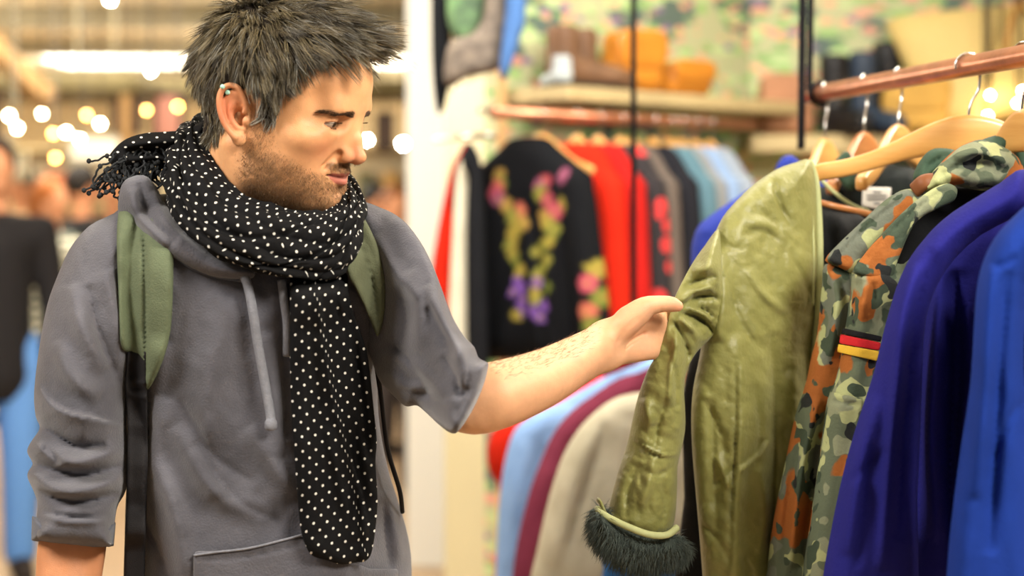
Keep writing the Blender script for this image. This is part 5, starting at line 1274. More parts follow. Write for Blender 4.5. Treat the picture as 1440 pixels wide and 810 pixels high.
# ------------------------------------------------------------------ generic hanging garment, in metres
def local_cushion(name, outline, T, step, R, Hf, Hb, mat, parent, folds=(), nz=None, colorfn=None, amp_edge=.02, yoff=0.0, smooth=3):
    X, Z, D, f, h = inflate(outline, step, R, Hf, Hb, folds, nz, smooth, None, amp_edge)
    v = np.array([T(a, b+yoff, c) for a, b, c in zip(X, D, Z)])
    return mk(name, v, f, mat, parent, colors=colorfn(X, Z) if colorfn else None)
def garment(loc, yaw, mat, label, group, sw=.42, L=.60, sl=.56, slw=.085, spread=.05, cat='jacket', name='jacket', colorfn=None, step=.014, seed=0, drop=.085, parts=True):
    r = thing(name, tuple(loc), label, cat, group); cy, sy = math.cos(yaw), math.sin(yaw)
    def T(x, y, z): return (loc[0]+x*cy-y*sy, loc[1]+x*sy+y*cy, loc[2]+z)
    h = sw/2; g = np.random.default_rng(seed)
    body = [(-.05, -.01), (.05, -.01), (.09, -.035), (h-.03, -drop-.005), (h, -drop-.03), (h-.005, -.17), (h-.015, -.22), (h-.02, -L), (0, -L-.012), (-h+.02, -L), (-h+.015, -.22), (-h+.005, -.17), (-h, -drop-.03), (-h+.03, -drop-.005), (-.09, -.035)]
    fo = [('r', .012, .018, [(g.uniform(-h*.7, h*.7), -.22), (g.uniform(-h*.7, h*.7), -L)]) for _ in range(4)]+[('c', .010, .012, [(g.uniform(-h*.7, h*.7), -.15), (g.uniform(-h*.8, h*.8), -L)]) for _ in range(3)]
    local_cushion(name+'_body', body, T, step, .07, .045, .045, mat, r, fo, colorfn=colorfn)
    for s in (-1, 1):
        o = [(h-.05, -drop), (h-.01, -drop-.008), (h+.012, -drop-.045), (h+.012+spread*.4, -drop-.2), (h+spread, -sl), (h+spread-slw*.9, -sl-.012), (h-.06, -.25), (h-.07, -.12)]
        o = [(x*s, z) for x, z in o]
        local_cushion('sleeve', o, T, step, .045, .040, .040, mat, r, [('r', .008, .012, [((h+.0)*s, -.2), ((h+spread*.5)*s, -sl)])], colorfn=colorfn, yoff=-.02)
    return r
gb = 'wooden hangers on the back rail'
def flowers(X, Z):
    c = np.tile(lin('#101114'), (len(X), 1)); g = np.random.default_rng(12)
    pal = [lin(q) for q in ('#a84a58', '#b0604e', '#9c3c4a', '#9a7c40', '#8c4c66')]; grn = [lin(q) for q in ('#7d7d38', '#646e30', '#8d8038')]
    pts = []
    for s, x0 in ((-1, -.022), (1, .098)):
        for k in range(26):
            z = -.11-.030*k*.5; w = .045 if z > -.25 else .022; cc = pal[g.integers(5)] if z > -.24 else (grn[g.integers(3)] if z > -.38 else lin('#6c4a90')); cc = grn[g.integers(3)] if g.random() < .25 else cc
            if z < -.47: continue
            pts.append((x0+s*.012*(z > -.22)+g.uniform(-w, w)-.02*s*(z < -.3), z, .021 if z > -.25 else .015, cc))
        for k in range(5): pts.append((s*(.245+g.uniform(-.02, .02)), -.34-.035*k, .022, pal[g.integers(5)] if k % 2 else grn[g.integers(3)]))
    for x, z, r, cc in pts:
        d = np.hypot(X-x, Z-z); c[d < r] = cc; c[d < r*.25] = lin('#9a8040')
    return c
M_vc = vcol('embroidered_cloth', .8, .2, 300, .08)
def solid(n, c, c2=None): return plain(n, c, .85, c2=c2, spec=.08, scale=10, var=0 if c2 else .1, bump=.3, bscale=120)
M_red = solid('red_cloth', '#bd2412'); M_red2 = solid('dark_red_cloth', '#a81c18')
M_rpat, nt, b = nmat('black_red_print'); b.inputs['Roughness'].default_value = .85
tc = N(nt, 'ShaderNodeTexCoord'); v = N(nt, 'ShaderNodeTexVoronoi', i_Scale=16.0); nt.links.new(tc.outputs['Object'], v.inputs['Vector'])
r_ = N(nt, 'ShaderNodeValToRGB'); r_.color_ramp.interpolation = 'CONSTANT'; r_.color_ramp.elements[0].color = rgba('#c22a2a'); r_.color_ramp.elements[1].color = rgba('#1a1418'); r_.color_ramp.elements[1].position = .42
nt.links.new(v.outputs['Distance'], r_.inputs[0]); nt.links.new(r_.outputs[0], b.inputs['Base Color'])
specs = [(3.7, M_vc, 'black jacket embroidered with pink flowers, frontmost on the back rail', flowers, .010, .40, .57),
         (3.797, M_red, 'bright red jacket right behind the embroidered black one', None, .02, .32, .66),
         (3.857, M_red2, 'red jacket with darker shoulder, second red one on the back rail', None, .02, .32, .66),
         (3.919, M_rpat, 'black jacket with red print hanging between red and taupe garments', None, .02, .32, .60),
         (3.955, solid('taupe_cloth', '#5d534c'), 'taupe grey narrow cardigan on the back rail behind the red print', None, .02, .32, .62),
         (4.016, solid('near_black_cloth', '#1f1f24'), 'plain near black jacket on the back rail beside the teal grey one', None, .02, .32, .60),
         (4.072, solid('teal_grey_cloth', '#53707c'), 'teal grey wool jacket on the back rail', None, .02, .32, .60),
         (4.106, solid('mid_grey_cloth', '#7d7f80'), 'mid grey jacket on the back rail, right of the teal grey one', None, .02, .32, .6),
         (4.153, solid('light_denim', '#7f95b5'), 'pale denim blue jacket near the right end of the back rail', None, .02, .32, .6),
         (4.201, solid('ash_cloth', '#8b94a0'), 'ash grey jacket at the right end of the back rail', None, .02, .32, .6)]
hlab = ['over the embroidered black jacket', 'over the bright red jacket', 'over the second red jacket', 'over the black and red print', 'over the taupe cardigan',
        'over the near black jacket', 'over the teal grey jacket', 'over the mid grey jacket', 'over the pale denim jacket', 'over the ash grey jacket']
for k, (Y, mat, lab, cf, st, sw, L) in enumerate(specs):
    p = rb(Y); yaw = -math.pi/4+(.10 if k == 0 else 0)
    garment(p-Vector((.03 if k == 0 else 0, 0, .050 if k == 0 else .062)), yaw, mat, lab, 'jackets on the back rail', sw=sw, L=L, colorfn=cf, step=st, seed=k, spread=.07 if k == 0 else .03)
    hanger('coat_hanger', Vector((p.x, p.y, RB+.0005)), yaw, M_wood, 'blond wooden hanger '+hlab[k], gb, hgt=.066, drop=.085, W_=.17 if k == 0 else .11, curve=.0)
# ------------------------------------------------------------------ lower rack with light blue, maroon and beige
M_lb = solid('light_blue_cotton', '#8fb0dc', '#7c9fd0'); M_mar = solid('maroon_wool', '#7c3448', '#6b2a3e'); M_bei = solid('beige_cotton', '#c0b9a2', '#a8a18a')
lr = MB(); lr.tube([tuple(P(840, 498, 3.12)), tuple(P(905, 490, 2.8)), tuple(P(975, 484, 2.5)), tuple(P(1090, 470, 2.2))], .0135, 14)
lrail = tag(lr.build('low_rail', M_copper, None), 'low copper rail behind the olive jacket carrying the beige and maroon garments', 'rail')
ca_ = P(891, 492, 2.86); rp = MB(); rp.tube([tuple(ca_), (ca_.x, ca_.y, 3.1)], .0058, 8); rp.build('rope', M_rope, lrail)
cb_ = P(1085, 471, 2.22); rp = MB(); rp.tube([tuple(cb_), (cb_.x+.01, cb_.y, .01)], .0058, 8); rp.build('rail_post', M_steel, lrail)
def low(label, mat, Y, o, f, nm='jacket', cat='jacket'):
    r = thing(nm, tuple(P(900, 1000, Y)), label, cat); cushion(nm+'_body', o, Y, 7, 30, .045, .04, mat, r, f, nz=[(.004, 20, 40, 3)]); return r
low('red jacket low behind the light blue shirt, its sleeve showing left', M_red, 3.25, [(860, 540), (780, 560), (710, 590), (694, 605), (686, 625), (686, 655), (695, 675), (703, 700), (705, 900), (870, 900)], [], )
low('light blue cotton shirt, leftmost of the low rail garments', M_lb, 3.0, [(930, 505), (888, 516), (845, 533), (788, 565), (750, 582), (725, 603), (711, 643), (702, 708), (697, 810), (694, 950), (880, 950), (935, 600)], [('c', .008, 5, [(770, 590), (755, 660), (748, 760)]), ('r', .008, 9, [(740, 620), (728, 700), (722, 800)]), ('r', .008, 8, [(800, 570), (780, 640), (770, 740)])], 'shirt', 'shirt')
low('maroon wool sweater hanging between the light blue shirt and beige jacket', M_mar, 2.85, [(935, 515), (898, 524), (868, 533), (837, 553), (804, 578), (780, 606), (764, 639), (747, 684), (731, 745), (720, 815), (712, 950), (900, 950), (940, 600)], [('c', .008, 5, [(812, 590), (800, 640), (795, 700)]), ('r', .006, 9, [(800, 600), (770, 700), (750, 820)])], 'sweater', 'sweater')
low('beige cotton jacket nearest on the low rail', M_bei, 2.65, [(960, 545), (905, 551), (870, 558), (842, 575), (815, 602), (793, 638), (778, 680), (766, 725), (754, 780), (744, 830), (738, 950), (950, 950), (970, 600)], [('c', .012, 5, [(852, 592), (838, 650), (815, 720), (792, 792)]), ('r', .010, 10, [(835, 600), (805, 690), (780, 800)]), ('r', .010, 12, [(880, 590), (868, 680), (850, 800)]), ('c', .006, 5, [(775, 690), (760, 760)])])
M_blu = solid('strong_blue_cloth', '#2f62a0')
low('strong blue garment whose hem shows below the fur cuff', M_blu, 2.45, [(848, 800), (858, 780), (980, 770), (985, 950), (846, 950)], [], 'shirt', 'shirt')
# ------------------------------------------------------------------ garments on the partition and above it
M_crm = solid('cream_cloth', '#d9d3bc'); M_blk = solid('soft_black_cloth', '#18191c')
peg = MB(); pa, pb = P(612, 196, 3.86), P(690, 190, 3.62); peg.tube([tuple(pa), tuple(pb)], .008, 10); peg.tube([tuple(pb), (-.045, 3.995, pb.z)], .007, 8)
prail = tag(peg.build('peg_rail', M_steel, None), 'short metal peg rail at the cream partition edge', 'rail')
r = thing('jacket', tuple(P(620, 520, 3.8)), 'red jacket with black edge, leftmost of the clothes by the cream partition', 'jacket')
cushion('jacket_body', [(656, 200), (646, 215), (636, 232), (626, 270), (616, 320), (608, 370), (604, 410), (606, 450), (640, 460), (648, 350), (654, 260)], 3.80, 5, 12, .05, .04, M_red, r)
cushion('jacket_edge', [(660, 202), (650, 214), (642, 230), (637, 250), (634, 290), (640, 300), (645, 262), (652, 236), (662, 215)], 3.74, 4, 5, .015, .015, M_blk, r, amp_edge=3)
r = thing('coat', tuple(P(645, 560, 3.72)), 'cream coat with black front hanging beside the red jacket', 'coat')
cushion('coat_body', [(660, 206), (650, 222), (642, 250), (637, 320), (633, 400), (630, 470), (634, 560), (668, 560), (670, 300)], 3.72, 5, 9, .04, .04, M_crm, r)
cushion('coat_front', [(660, 200), (668, 208), (676, 228), (680, 270), (684, 400), (686, 530), (660, 540), (656, 400), (656, 300), (658, 250), (650, 232), (652, 212)], 3.66, 5, 9, .03, .03, M_blk, r)
M_spk = plain('speckled_grey_knit', '#85786a', .9, c2='#4b4440', scale=28); M_den = solid('denim_cloth', '#47699c'); M_prt = plain('green_print', '#7aa06a', .8, c2='#39443c', scale=14)
hr = MB(); hr.tube([tuple(P(596, -330, 3.7)), tuple(P(745, -330, 3.5))], .014, 12); tag(hr.build('high_rail', M_steel, None), 'high steel rail with clothes above the cream partition', 'rail')
def high(label, mat, Y, o, nm='jacket', f=()):
    r = thing(nm, tuple(P(670, o[0][1], Y)), label, nm); cushion(nm+'_body', o, Y, 7, 14, .04, .04, mat, r, f); return r
high('black scarf like garment hanging at the far left of the high rail', M_blk, 3.72, [(614, 155), (608, 100), (606, 0), (606, -320), (632, -320), (634, 0), (634, 80), (630, 130), (622, 158)], 'garment')
high('green printed blouse between black garment and speckled knit', M_prt, 3.66, [(650, 60), (632, 40), (628, -20), (630, -320), (682, -320), (684, -20), (676, 40)], 'blouse')
high('speckled grey knit jacket with slanting dark hem', M_spk, 3.60, [(628, 120), (624, 100), (632, 60), (650, 52), (672, 38), (684, -20), (690, -320), (718, -320), (716, 0), (710, 60), (702, 96), (690, 102), (660, 108), (640, 118)], 'jacket')
high('blue denim jacket, rightmost on the high rail', M_den, 3.52, [(710, 112), (702, 100), (708, 40), (712, -20), (714, -320), (742, -320), (740, 0), (732, 50), (722, 84)], 'jacket')
# ------------------------------------------------------------------ shoes and bags on the shelves
M_bootb = plain('worn_brown_leather', '#6b4e38', .5, var=.2, scale=14, bump=.4, bscale=60); M_bootd = plain('dark_blue_leather', '#2f3a4a', .45, var=.2, scale=14); M_bootk = plain('black_leather', '#1b1a1c', .4); M_tan = plain('tan_suede', '#a8795a', .7, var=.15, scale=14)
M_or = plain('orange_leather', '#c9842c', .4, c2='#b56f20', scale=9, coat=.2); M_sole = plain('dark_sole', '#2a211b', .7); M_lace = plain('laces', '#8a7c66', .8)
def boot(p, yaw, h, mat, label, group, sc=1.0):
    r = thing('boot', tuple(p), label, 'boot', group); cy, sy = math.cos(yaw), math.sin(yaw)
    V_ = Vol((-.08*sc, -.06*sc, -.0), (.22*sc, .06*sc, h+.03), .006)
    V_.chain([(0, 0, h), (0, 0, h*.5), (.005*sc, 0, .06*sc)], [.048*sc, .044*sc, .042*sc], .01); V_.chain([(0, 0, .05*sc), (.09*sc, 0, .045*sc), (.16*sc, 0, .036*sc)], [.044*sc, .038*sc, .034*sc], .025)
    V_.cap((0, 0, h+.03), (0, 0, h-.04), .036*sc, .034*sc, .004, sub=True)
    a, f = V_.mesh(1); R_ = lambda v: np.stack([p[0]+v[:, 0]*cy-v[:, 1]*sy, p[1]+v[:, 0]*sy+v[:, 1]*cy, p[2]+np.maximum(v[:, 2], .004)], 1)
    mk('boot_upper', R_(a), f, mat, r)
    m = MB(); m.lathe((0, 0, 0), [(.046*sc, 0), (.046*sc, .022*sc)], 14); m.lathe((.135*sc, 0, 0), [(.042*sc, 0), (.044*sc, .014*sc)], 14); m.box((.07*sc, 0, .008*sc), (.13*sc, .07*sc, .014*sc))
    mk('sole', R_(np.array(m.v)+[0, 0, .0005]), m.f, M_sole, r, smooth=False)
    m = MB()
    m.tube([(.046*sc-.004*abs(q), .018*q, .09*sc+k*(h-.12*sc)/10) for k, q in enumerate([-1, 1, -1, 1, -1, 1, -1, 1, -1, 1])], .003, 5)
    mk('laces', R_(np.array(m.v)), m.f, M_lace, r)
    return r
zs = 1.8995; yw = math.atan2(u.y, u.x)
for k, (t, off, h, yy, mt, lab) in enumerate([(.10, .15, .15, yw-.4, M_bootb, 'brown lace up boot, leftmost on the shelf over the back rail'), (.21, .12, .15, yw-.2, M_bootb, 'brown lace up boot beside its partner, next to the orange bag')]):
    boot(along(t, off, zs), yy, h, mt, lab, 'brown boots on the left shelf')
boot(along(.055, .19, zs), yw+1.3, .075, plain('white_canvas', '#aab2b4', .6), 'small white canvas shoe at the left end of the shelf', 'shoe by the wall', .55)
def bag(name, p, yaw, W_, H_, D_, mat, label, strap=True, top=.8):
    r = thing(name, tuple(p), label, 'bag'); cy, sy = math.cos(yaw), math.sin(yaw)
    T = lambda x, y, z: (p[0]+x*cy-y*sy, p[1]+x*sy+y*cy, p[2]+z)
    o = [(-W_/2*.86, .004), (0, .0), (W_/2*.86, .004), (W_/2, H_*.35), (W_/2*.95, H_*.75), (W_/2*top, H_*.97), (0, H_), (-W_/2*top, H_*.97), (-W_/2*.95, H_*.75), (-W_/2, H_*.35)]
    local_cushion('bag_body', o, T, .012, .06, D_/2, D_/2, mat, r, [('c', .01, .012, [(-W_*.3, H_*.4), (W_*.3, H_*.45)])], smooth=4)
    fl = [(-W_/2*.8, H_*.45), (0, H_*.38), (W_/2*.8, H_*.45), (W_/2*.86, H_*.95), (0, H_*1.01), (-W_/2*.86, H_*.95)]
    local_cushion('flap', fl, T, .014, .03, .012, .01, mat, r, yoff=-D_/2+.005)
    if strap: m = MB(); m.tube([T(x, 0, z) for x, z in cr_spline([(-W_*.38, H_*.9), (-W_*.25, H_*1.22), (0, H_*1.32), (W_*.25, H_*1.22), (W_*.38, H_*.9)], 5)], .008, 8); m.build('handle', mat, r)
    return r
bag('leather_bag', along(.42, .13, zs), yw-.25, .20, .185, .12, M_or, 'tall orange leather bag on the shelf, left of the rounder one', strap=False)
bag('leather_bag', along(.645, .14, zs), yw-.1, .20, .11, .12, M_or, 'low rounded orange leather bag at the right of the tall one', strap=False, top=.55)
z2 = 1.7930
bag('suede_bag', (1.02-.12, 4.68, z2), 0, .19, .20, .12, M_tan, 'tan suede bag left on the lower shelf in the corner', strap=False)
boot(Vector((1.055, 4.66, z2)), -1.2, .24, M_bootk, 'tall black boot on the right shelf beside the tan bag', 'tall dark boots on the right shelf')
boot(Vector((1.155, 4.68, z2)), -1.1, .25, M_bootd, 'tall dark blue boot on the right shelf, second from the tan bag', 'tall dark boots on the right shelf')
boot(Vector((1.255, 4.76, z2)), -1.2, .29, M_bootk, 'black boot half behind the mustard bag', 'tall dark boots on the right shelf')
M_must = plain('mustard_suede', '#c39a4e', .7, var=.12, scale=9)
bag('suede_bag', (1.31, 4.62, z2), .1, .22, .20, .10, M_must, 'mustard suede bag slumped in front of the straw basket', strap=False, top=.6)
# straw basket
M_straw, nt, b = nmat('woven_straw'); b.inputs['Roughness'].default_value = .7
tc = N(nt, 'ShaderNodeTexCoord'); wv = N(nt, 'ShaderNodeTexWave', i_Scale=38.0, i_Distortion=1.5); wv.bands_direction = 'Z'; nt.links.new(tc.outputs['Object'], wv.inputs['Vector'])
r_ = N(nt, 'ShaderNodeValToRGB'); r_.color_ramp.elements[0].color = rgba('#bfa25c'); r_.color_ramp.elements[1].color = rgba('#dcc584'); nt.links.new(wv.outputs[0], r_.inputs[0]); nt.links.new(r_.outputs[0], b.inputs['Base Color'])
bk = thing('straw_basket', (1.62, 4.62, z2), 'large pale straw basket with leather handles on the right shelf', 'basket')
V = []; n = 48; prof = [(.15, .0), (.20, .03), (.235, .12), (.262, .24), (.285, .335), (.279, .338), (.255, .24), (.228, .12), (.19, .035), (.0, .012)]
tl = Matrix.Rotation(math.radians(-16), 3, 'X') @ Matrix.Rotation(math.radians(-6), 3, 'Y')
for R_, z in prof:
    for i in range(n): a = 2*math.pi*i/n; q = tl @ Vector((R_*math.cos(a)*1.16, R_*.42*math.sin(a), z*1.04+.025*(math.cos(a)**2)*(z/.34))); V.append((1.61+q.x, 4.64+q.y, z2+.052+q.z))
Fc = [(k*n+i, k*n+(i+1) % n, (k+1)*n+(i+1) % n, (k+1)*n+i) for k in range(len(prof)-1) for i in range(n)]+[tuple(range(n-1, -1, -1))]
mk('basket_body', V, Fc, M_straw, bk)
M_lh = plain('brown_handle', '#9a6a30', .5)
for sx in (-.09, .09):
    m = MB(); m.tube([(1.64+sx, 4.47, z2+.24), (1.64+sx+.004, 4.455, z2+.30), (1.64+sx+.02, 4.46, z2+.37), (1.64+sx+.05, 4.48, z2+.42), (1.64+sx+.08, 4.50, z2+.37)], .010, 8); m.build('handle', M_lh, bk)
# ------------------------------------------------------------------ bulbs, lamps
M_bulb = plain('lit_bulb', '#ffffff', .5, emis='#ffe2b0', es=60); M_bulbw = plain('lit_bulb_white', '#ffffff', .5, emis='#fff3dc', es=90); M_amb = plain('lit_bulb_amber', '#ffffff', .5, emis='#ffb04a', es=26)
M_panelL = plain('light_panel', '#ffffff', .5, emis='#fff0cf', es=4.0); M_cap2 = plain('bulb_socket', '#2b2620', .5)
def bulb(px, py, Y, r, mat, label, grp='string bulbs in the hall', z1=3.1):
    r = r*.42 if r > .01 else r*.8; c = P(px, py, Y); t = thing('light_bulb', (c.x, c.y, c.z-r), label, 'light bulb', grp)
    m = MB(); m.lathe((c.x, c.y, c.z), [(r*math.sin(a)+1e-4, -r*math.cos(a)) for a in np.linspace(.05, 2.6, 9)], 14); m.build('glass', mat, t)
    m = MB(); m.lathe((c.x, c.y, c.z+r*.8), [(r*.5, 0), (r*.5, r*1.0), (.004, r*1.2), (.004, z1-c.z-r*.8)], 8); m.build('socket', M_cap2, t)
BL = [(155, 0, 5.6, .030, M_bulbw, 'white bulb cut by the top edge left of the hair'), (212, 100, 6.5, .022, M_bulbw, 'single bulb between bright ceiling panel and hair'), (13, 163, 7, .030, M_bulb, 'bulb at the far left edge, upper of a close pair'),
      (24, 180, 7.4, .030, M_bulb, 'bulb at the far left edge, lower of a close pair'), (59, 160, 7, .022, M_bulb, 'bulb standing alone right of the left edge pair'), (93, 186, 7, .028, M_bulb, 'bulb in the middle of the left string, next to an amber one'),
      (75, 188, 7.5, .030, M_amb, 'amber bulb left of the middle bulbs'), (112, 196, 7.2, .028, M_bulb, 'lowest bulb of the middle group'), (141, 174, 7, .028, M_bulb, 'bulb nearest the scarf fringe, right of the middle group'), (122, 162, 8, .028, M_amb, 'dim amber bulb over the middle group'),
      (78, 222, 8, .03, M_amb, 'amber bulb low over the crowd'), (206, 155, 8, .026, M_amb, 'amber bulb just left of the neck hair'), (567, 202, 7, .040, M_bulbw, 'large white bulb right of the face'), (516, 197, 8.5, .028, M_bulbw, 'white bulb peeking out behind the nose'),
      (250, 150, 9, .03, M_amb, 'amber bulb hidden behind the ear')]
for a in BL: bulb(*a)
for k, (px, py, Y) in enumerate([(1392, 134, 4.55), (1407, 137, 4.6), (1389, 163, 4.55), (1384, 176, 4.5), (1431, 145, 4.5), (1438, 128, 4.5)]):
    bulb(px, py, Y, .008, M_bulb, 'tiny fairy light '+['left upper one below the basket', 'upper one right of its pair', 'middle one under the basket', 'lowest under the basket', 'next to the hanger at the right edge', 'highest at the right edge'][k], 'fairy lights by the basket', 3.1)
for k, (x0, x1, Y0, Y1) in enumerate([(-5.2, -3.3, 14.6, 16.6), (-2.9, -1.0, 14.6, 16.6), (-8.2, -5.8, 14.6, 16.6), (-4.2, -2.6, 9.0, 10.0), (-2.3, -.6, 18, 19.5)]):
    fx = thing('ceiling_panel', ((x0+x1)/2, (Y0+Y1)/2, 3.04), ['bright ceiling light panel seen left of the hair', 'bright ceiling light panel seen right of the hair', 'bright ceiling light panel at the far left', 'nearest ceiling light panel over the hall', 'ceiling light panel at the far end of the hall'][k], 'ceiling light', 'ceiling light panels')
    m = MB(); m.box(((x0+x1)/2, (Y0+Y1)/2, 3.065), (x1-x0, Y1-Y0, .03)); m.build('diffuser', M_panelL, fx, False)
    m = MB(); 
    for q in ((x0, None), (x1, None)): m.box((q[0], (Y0+Y1)/2, 3.07), (.06, Y1-Y0+.06, .06))
    for q in (Y0, Y1): m.box(((x0+x1)/2, q, 3.07), (x1-x0, .06, .06))
    m.build('frame', M_beam, fx, False)
# ------------------------------------------------------------------ stalls and people in the hall
M_fr = plain('dark_frame', '#3a2c22', .6); M_sgn = plain('white_board', '#e9e4d4', .6); M_pnk = plain('pink_print', '#b9806e', .7); M_awn = plain('olive_awning', '#6b6040', .8)
def awning(px0, px1, py0, py1, Y, lab):
    a, b_ = P(px0, py0, Y), P(px1, py1, Y); r = thing('stall_canopy', ((a.x+b_.x)/2, Y, 0), lab, 'stall canopy')
    m = MB(); m.box(((a.x+b_.x)/2, Y+.5, (a.z+b_.z)/2), (b_.x-a.x, 1.0, a.z-b_.z), 0, .03); m.build('canopy', M_awn, r)
    for x in (a.x+.05, b_.x-.05): m = MB(); m.box((x, Y+.06, b_.z/2), (.06, .06, b_.z)); m.build('post', M_brn, r, False)
awning(-120, 185, 103, 132, 8.8, 'olive brown canopy of the market stall at the left')
bm = MB(); bm.tube([tuple(P(-60, 20, 8.4)), tuple(P(70, 142, 8.4))], .075, 4); tag(bm.build('canopy_strut', M_brn, None, False), 'slanting orange brown beam at the left edge under the ceiling', 'beam')
awning(175, 640, 112, 134, 10.5, 'olive brown canopy behind the man, farther down the hall')
def board(px0, py0, px1, py1, Y, mat, label, frame=True):
    a, b_ = P(px0, py0, Y), P(px1, py1, Y); r = thing('wall_board', ((a.x+b_.x)/2, Y, b_.z), label, 'board')
    m = MB(); m.box(((a.x+b_.x)/2, Y, (a.z+b_.z)/2), (b_.x-a.x, .02, a.z-b_.z), 0, .003); m.build('panel', mat, r, False)
    m = MB(); 
    for x in (a.x, b_.x): m.box((x, Y, (a.z+b_.z)/2), (.03, .04, a.z-b_.z+.03))
    for z in (a.z, b_.z): m.box(((a.x+b_.x)/2, Y, z), (b_.x-a.x, .04, .03))
    for x in (a.x+.05, b_.x-.05): m.box((x, Y, (a.z+3.1)/2), (.008, .008, 3.1-a.z))
    m.build('frame', M_fr if frame else M_beam, r, False)
board(160, 136, 196, 186, 9, plain('brown_print', '#5b4336', .6), 'dark brown framed board hanging left of the hair')
board(216, 132, 256, 196, 9.5, M_pnk, 'dusty pink board hanging just left of the hair')
board(0, 216, 34, 250, 7.5, M_sgn, 'small white board at the left edge above the crowd', False)
board(98, 190, 172, 226, 9, M_sgn, 'wide white board above the crowd', False)
board(531, 160, 552, 210, 9.5, plain('brown_print_dark', '#4b3a30', .6), 'brown framed board right of the face')
board(-40, 130, -5, 210, 8, M_pnk, 'dusty pink board beyond the left edge')
def shelf_unit(px0, px1, py, Y, lab, seed):
    a, b_ = P(px0, py, Y), P(px1, py, Y); r = thing('stall_shelving', ((a.x+b_.x)/2, Y+.2, 0), lab, 'shelving'); w = b_.x-a.x; g = np.random.default_rng(seed)
    m = MB(); m.box(((a.x+b_.x)/2, Y+.42, a.z/2), (w, .03, a.z)); m.build('back_board', M_wallc, r, False)
    n = 5
    for k in range(n): m = MB(); m.box(((a.x+b_.x)/2, Y+.2, .1+k*(a.z-.12)/(n-1)), (w, .42, .03)); m.build('shelf_board', M_shelf, r, False)
    cols = ['#c98a4a', '#8a4a30', '#d8c8a0', '#3a3430', '#a05a3a', '#6a6a4a', '#caa060', '#40485a']
    for k in range(1, n-1):
        z = .115+k*(a.z-.12)/(n-1); x = a.x+.1; i = 0
        while x < b_.x-.1:
            w_ = g.uniform(.12, .26); h = g.uniform(.12, .30)
            m = MB(); m.box((x+w_/2, Y+.2, z+h/2+.001), (w_*.9, .2, h), 0, .03); 
            tag(m.build('folded_clothes', BGC[g.integers(len(BGC))], None), 'small pile of folded clothes on the tall shelving far down the hall', 'clothes', 'folded clothes on the hall shelving'); x += w_+.05
BGC = [plain('goods_%d' % i, c, .8) for i, c in enumerate(['#c98a4a', '#8a4a30', '#d8c8a0', '#3a3430', '#a05a3a', '#6a6a4a', '#caa060', '#40485a'])]
shelf_unit(-60, 250, 205, 11.5, 'tall cream shelving full of goods across the hall on the left', 4)
shelf_unit(480, 650, 205, 11.5, 'tall cream shelving full of goods right of the face', 9)
skn = plain('blurred_skin', '#c98d68', .55)
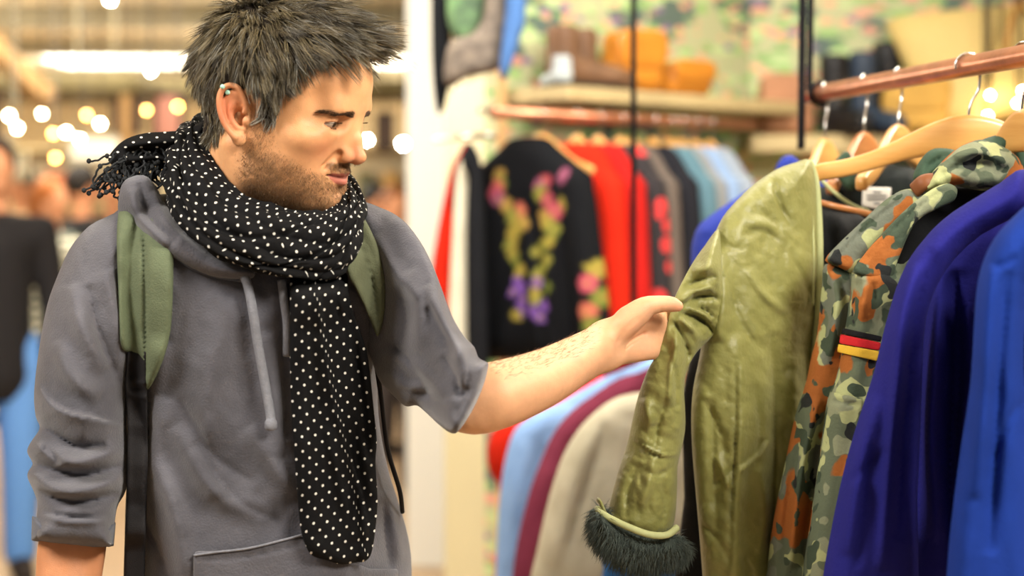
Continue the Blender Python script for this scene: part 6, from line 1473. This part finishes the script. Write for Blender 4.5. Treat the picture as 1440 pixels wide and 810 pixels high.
def figure(x, Y, H, yaw, hairc, topc, legc, label, arm='down', stripes=False, hairlen=0):
    s = H/1.75; r = thing('person', (x, Y, 0), label, 'person'); cy, sy = math.cos(yaw), math.sin(yaw)
    def W3(v): v = np.asarray(v)*s; return np.stack([x+v[:, 0]*cy-v[:, 1]*sy, Y+v[:, 0]*sy+v[:, 1]*cy, v[:, 2]], 1)
    # local: faces -y
    V_ = Vol((-.42, -.45, -.02), (.42, .25, 1.80), .013)
    V_.ell((0, 0, 1.66), (.075, .095, .115), .01); V_.cap((0, .01, 1.58), (0, .01, 1.44), .052, .058, .02); V_.ell((0, -.098, 1.645), (.012, .018, .022), .012); V_.ell((0, -.055, 1.585), (.04, .04, .035), .02)
    for q in (-1, 1): V_.ell((q*.078, .01, 1.65), (.010, .018, .03), .005)
    V_.cap((-.10, .0, 1.36), (.10, 0, 1.36), .08, .08, .04); V_.cap((0, 0, 1.3), (0, 0, .95), .11, .12, .05)
    arms = []
    for q in (-1, 1):
        if arm == 'up' and q == 1: J = [(q*.17, 0, 1.40), (q*.25, -.12, 1.20), (q*.16, -.34, 1.36)]
        else: J = [(q*.18, 0, 1.40), (q*.225, .01, 1.12), (q*.22, -.07, .88)]
        arms.append(J); V_.chain(J, [.045, .038, .026], .02); e = Vector(J[2]); d = (e-Vector(J[1])).normalized()
        V_.cap(J[2], tuple(e+d*.07), .028, .026, .01)
        for k in (-1.5, -.5, .5, 1.5): V_.cap(tuple(e+d*.06+Vector((0, k*.016, 0))), tuple(e+d*.145+Vector((-q*.012, k*.017, 0))), .009, .007, .004)
        V_.cap(tuple(e+d*.03+Vector((0, -.03, 0))), tuple(e+d*.09+Vector((0, -.05, 0))), .010, .008, .004)
    for q in (-1, 1): V_.chain([(q*.09, 0, .92), (q*.10, -.01, .50), (q*.10, .02, .06)], [.085, .055, .036], .02); V_.cap((q*.10, .02, .04), (q*.11, -.12, .03), .034, .028, .02)
    a, f = V_.mesh(1); a[:, 2] = np.maximum(a[:, 2], .0); mk('body', W3(a), f, skn, r)
    V_ = Vol((-.16, -.16, 1.25), (.16, .2, 1.84), .012); V_.ell((0, .02, 1.69), (.088, .10, .105), .01); V_.ell((0, -.10, 1.62), (.075, .06, .075), .01, sub=True)
    if hairlen: V_.cap((0, .07, 1.66), (0, .08, 1.66-hairlen), .075, .05, .03)
    a, f = V_.mesh(1); mk('hair', W3(a), f, plain('hair_bg', hairc, .6), r)
    V_ = Vol((-.42, -.45, .72), (.42, .25, 1.60), .012)
    V_.cap((-.12, .0, 1.38), (.12, 0, 1.38), .088, .088, .04); V_.chain([(0, 0, 1.33), (0, 0, 1.1), (0, 0, .84)], [.15, .145, .155], .04)
    for J in arms: V_.chain([J[0], J[1], tuple(Vector(J[1]).lerp(Vector(J[2]), .85))], [.068, .056, .044], .02)
    a, f = V_.mesh(1)
    if stripes:
        w = W3(a); c = np.where((np.sin(a[:, 2:3]*120) > 0), np.array(lin('#e6e2cc')), np.array(lin('#55605a'))); mk('top', w, f, M_vc, r, colors=c)
    else: mk('top', W3(a), f, plain('top_bg', topc, .85), r)
    V_ = Vol((-.25, -.2, .05), (.25, .2, 1.02), .012); V_.cap((-.07, 0, .92), (.07, 0, .92), .11, .11, .03)
    for q in (-1, 1): V_.chain([(q*.095, 0, .86), (q*.10, -.01, .50), (q*.10, .02, .10)], [.105, .078, .066], .02)
    a, f = V_.mesh(1); mk('trousers', W3(a), f, plain('trousers_bg', legc, .85), r)
    for q in (-1, 1):
        V_ = Vol((q*.10-.07, -.22, -.01), (q*.10+.07, .1, .14), .01); V_.chain([(q*.10, .03, .05), (q*.105, -.06, .042), (q*.11, -.15, .036)], [.048, .044, .036], .02)
        a, f = V_.mesh(1); a[:, 2] = np.maximum(a[:, 2], 0.001); mk('shoe', W3(a), f, M_sole, r)
    return r
def fx(px, Y): return (px-720)/F*Y
figure(fx(-8, 5.9), 5.9, 1.80, .4, '#2a1d14', '#1c1a1c', '#5f8fd0', 'person in black jacket and light jeans at the left edge')
figure(fx(72, 7.6), 7.6, 1.64, 1.2, '#9a5a2a', '#8a9a70', '#33302e', 'red haired person in a striped top raising an arm', 'up', True, .22)
figure(fx(118, 8.3), 8.3, 1.72, 2.4, '#1c1714', '#141416', '#1d1b1c', 'person all in black beside the red haired one')
figure(fx(160, 9.2), 9.2, 1.70, .2, '#3a2a1c', '#6a4a34', '#2b2a30', 'person in a brown coat behind the scarf fringe')
figure(fx(28, 9.8), 9.8, 1.74, -.6, '#2a2018', '#b8956a', '#3a3434', 'person in a tan coat far back at the left')
figure(fx(530, 8.6), 8.6, 1.62, .9, '#15120f', '#a8b0a0', '#2b2a30', 'dark haired person right of the chin in pale clothes')
figure(fx(556, 7.4), 7.4, 1.60, .3, '#7a4a2a', '#c8452e', '#4a4444', 'person in a red top beside the white pillar', 'down', False, .18)
figure(fx(96, 12.5), 12.5, 1.75, .3, '#2a2018', '#404a58', '#2b2a30', 'person in a slate jacket at the back of the hall')
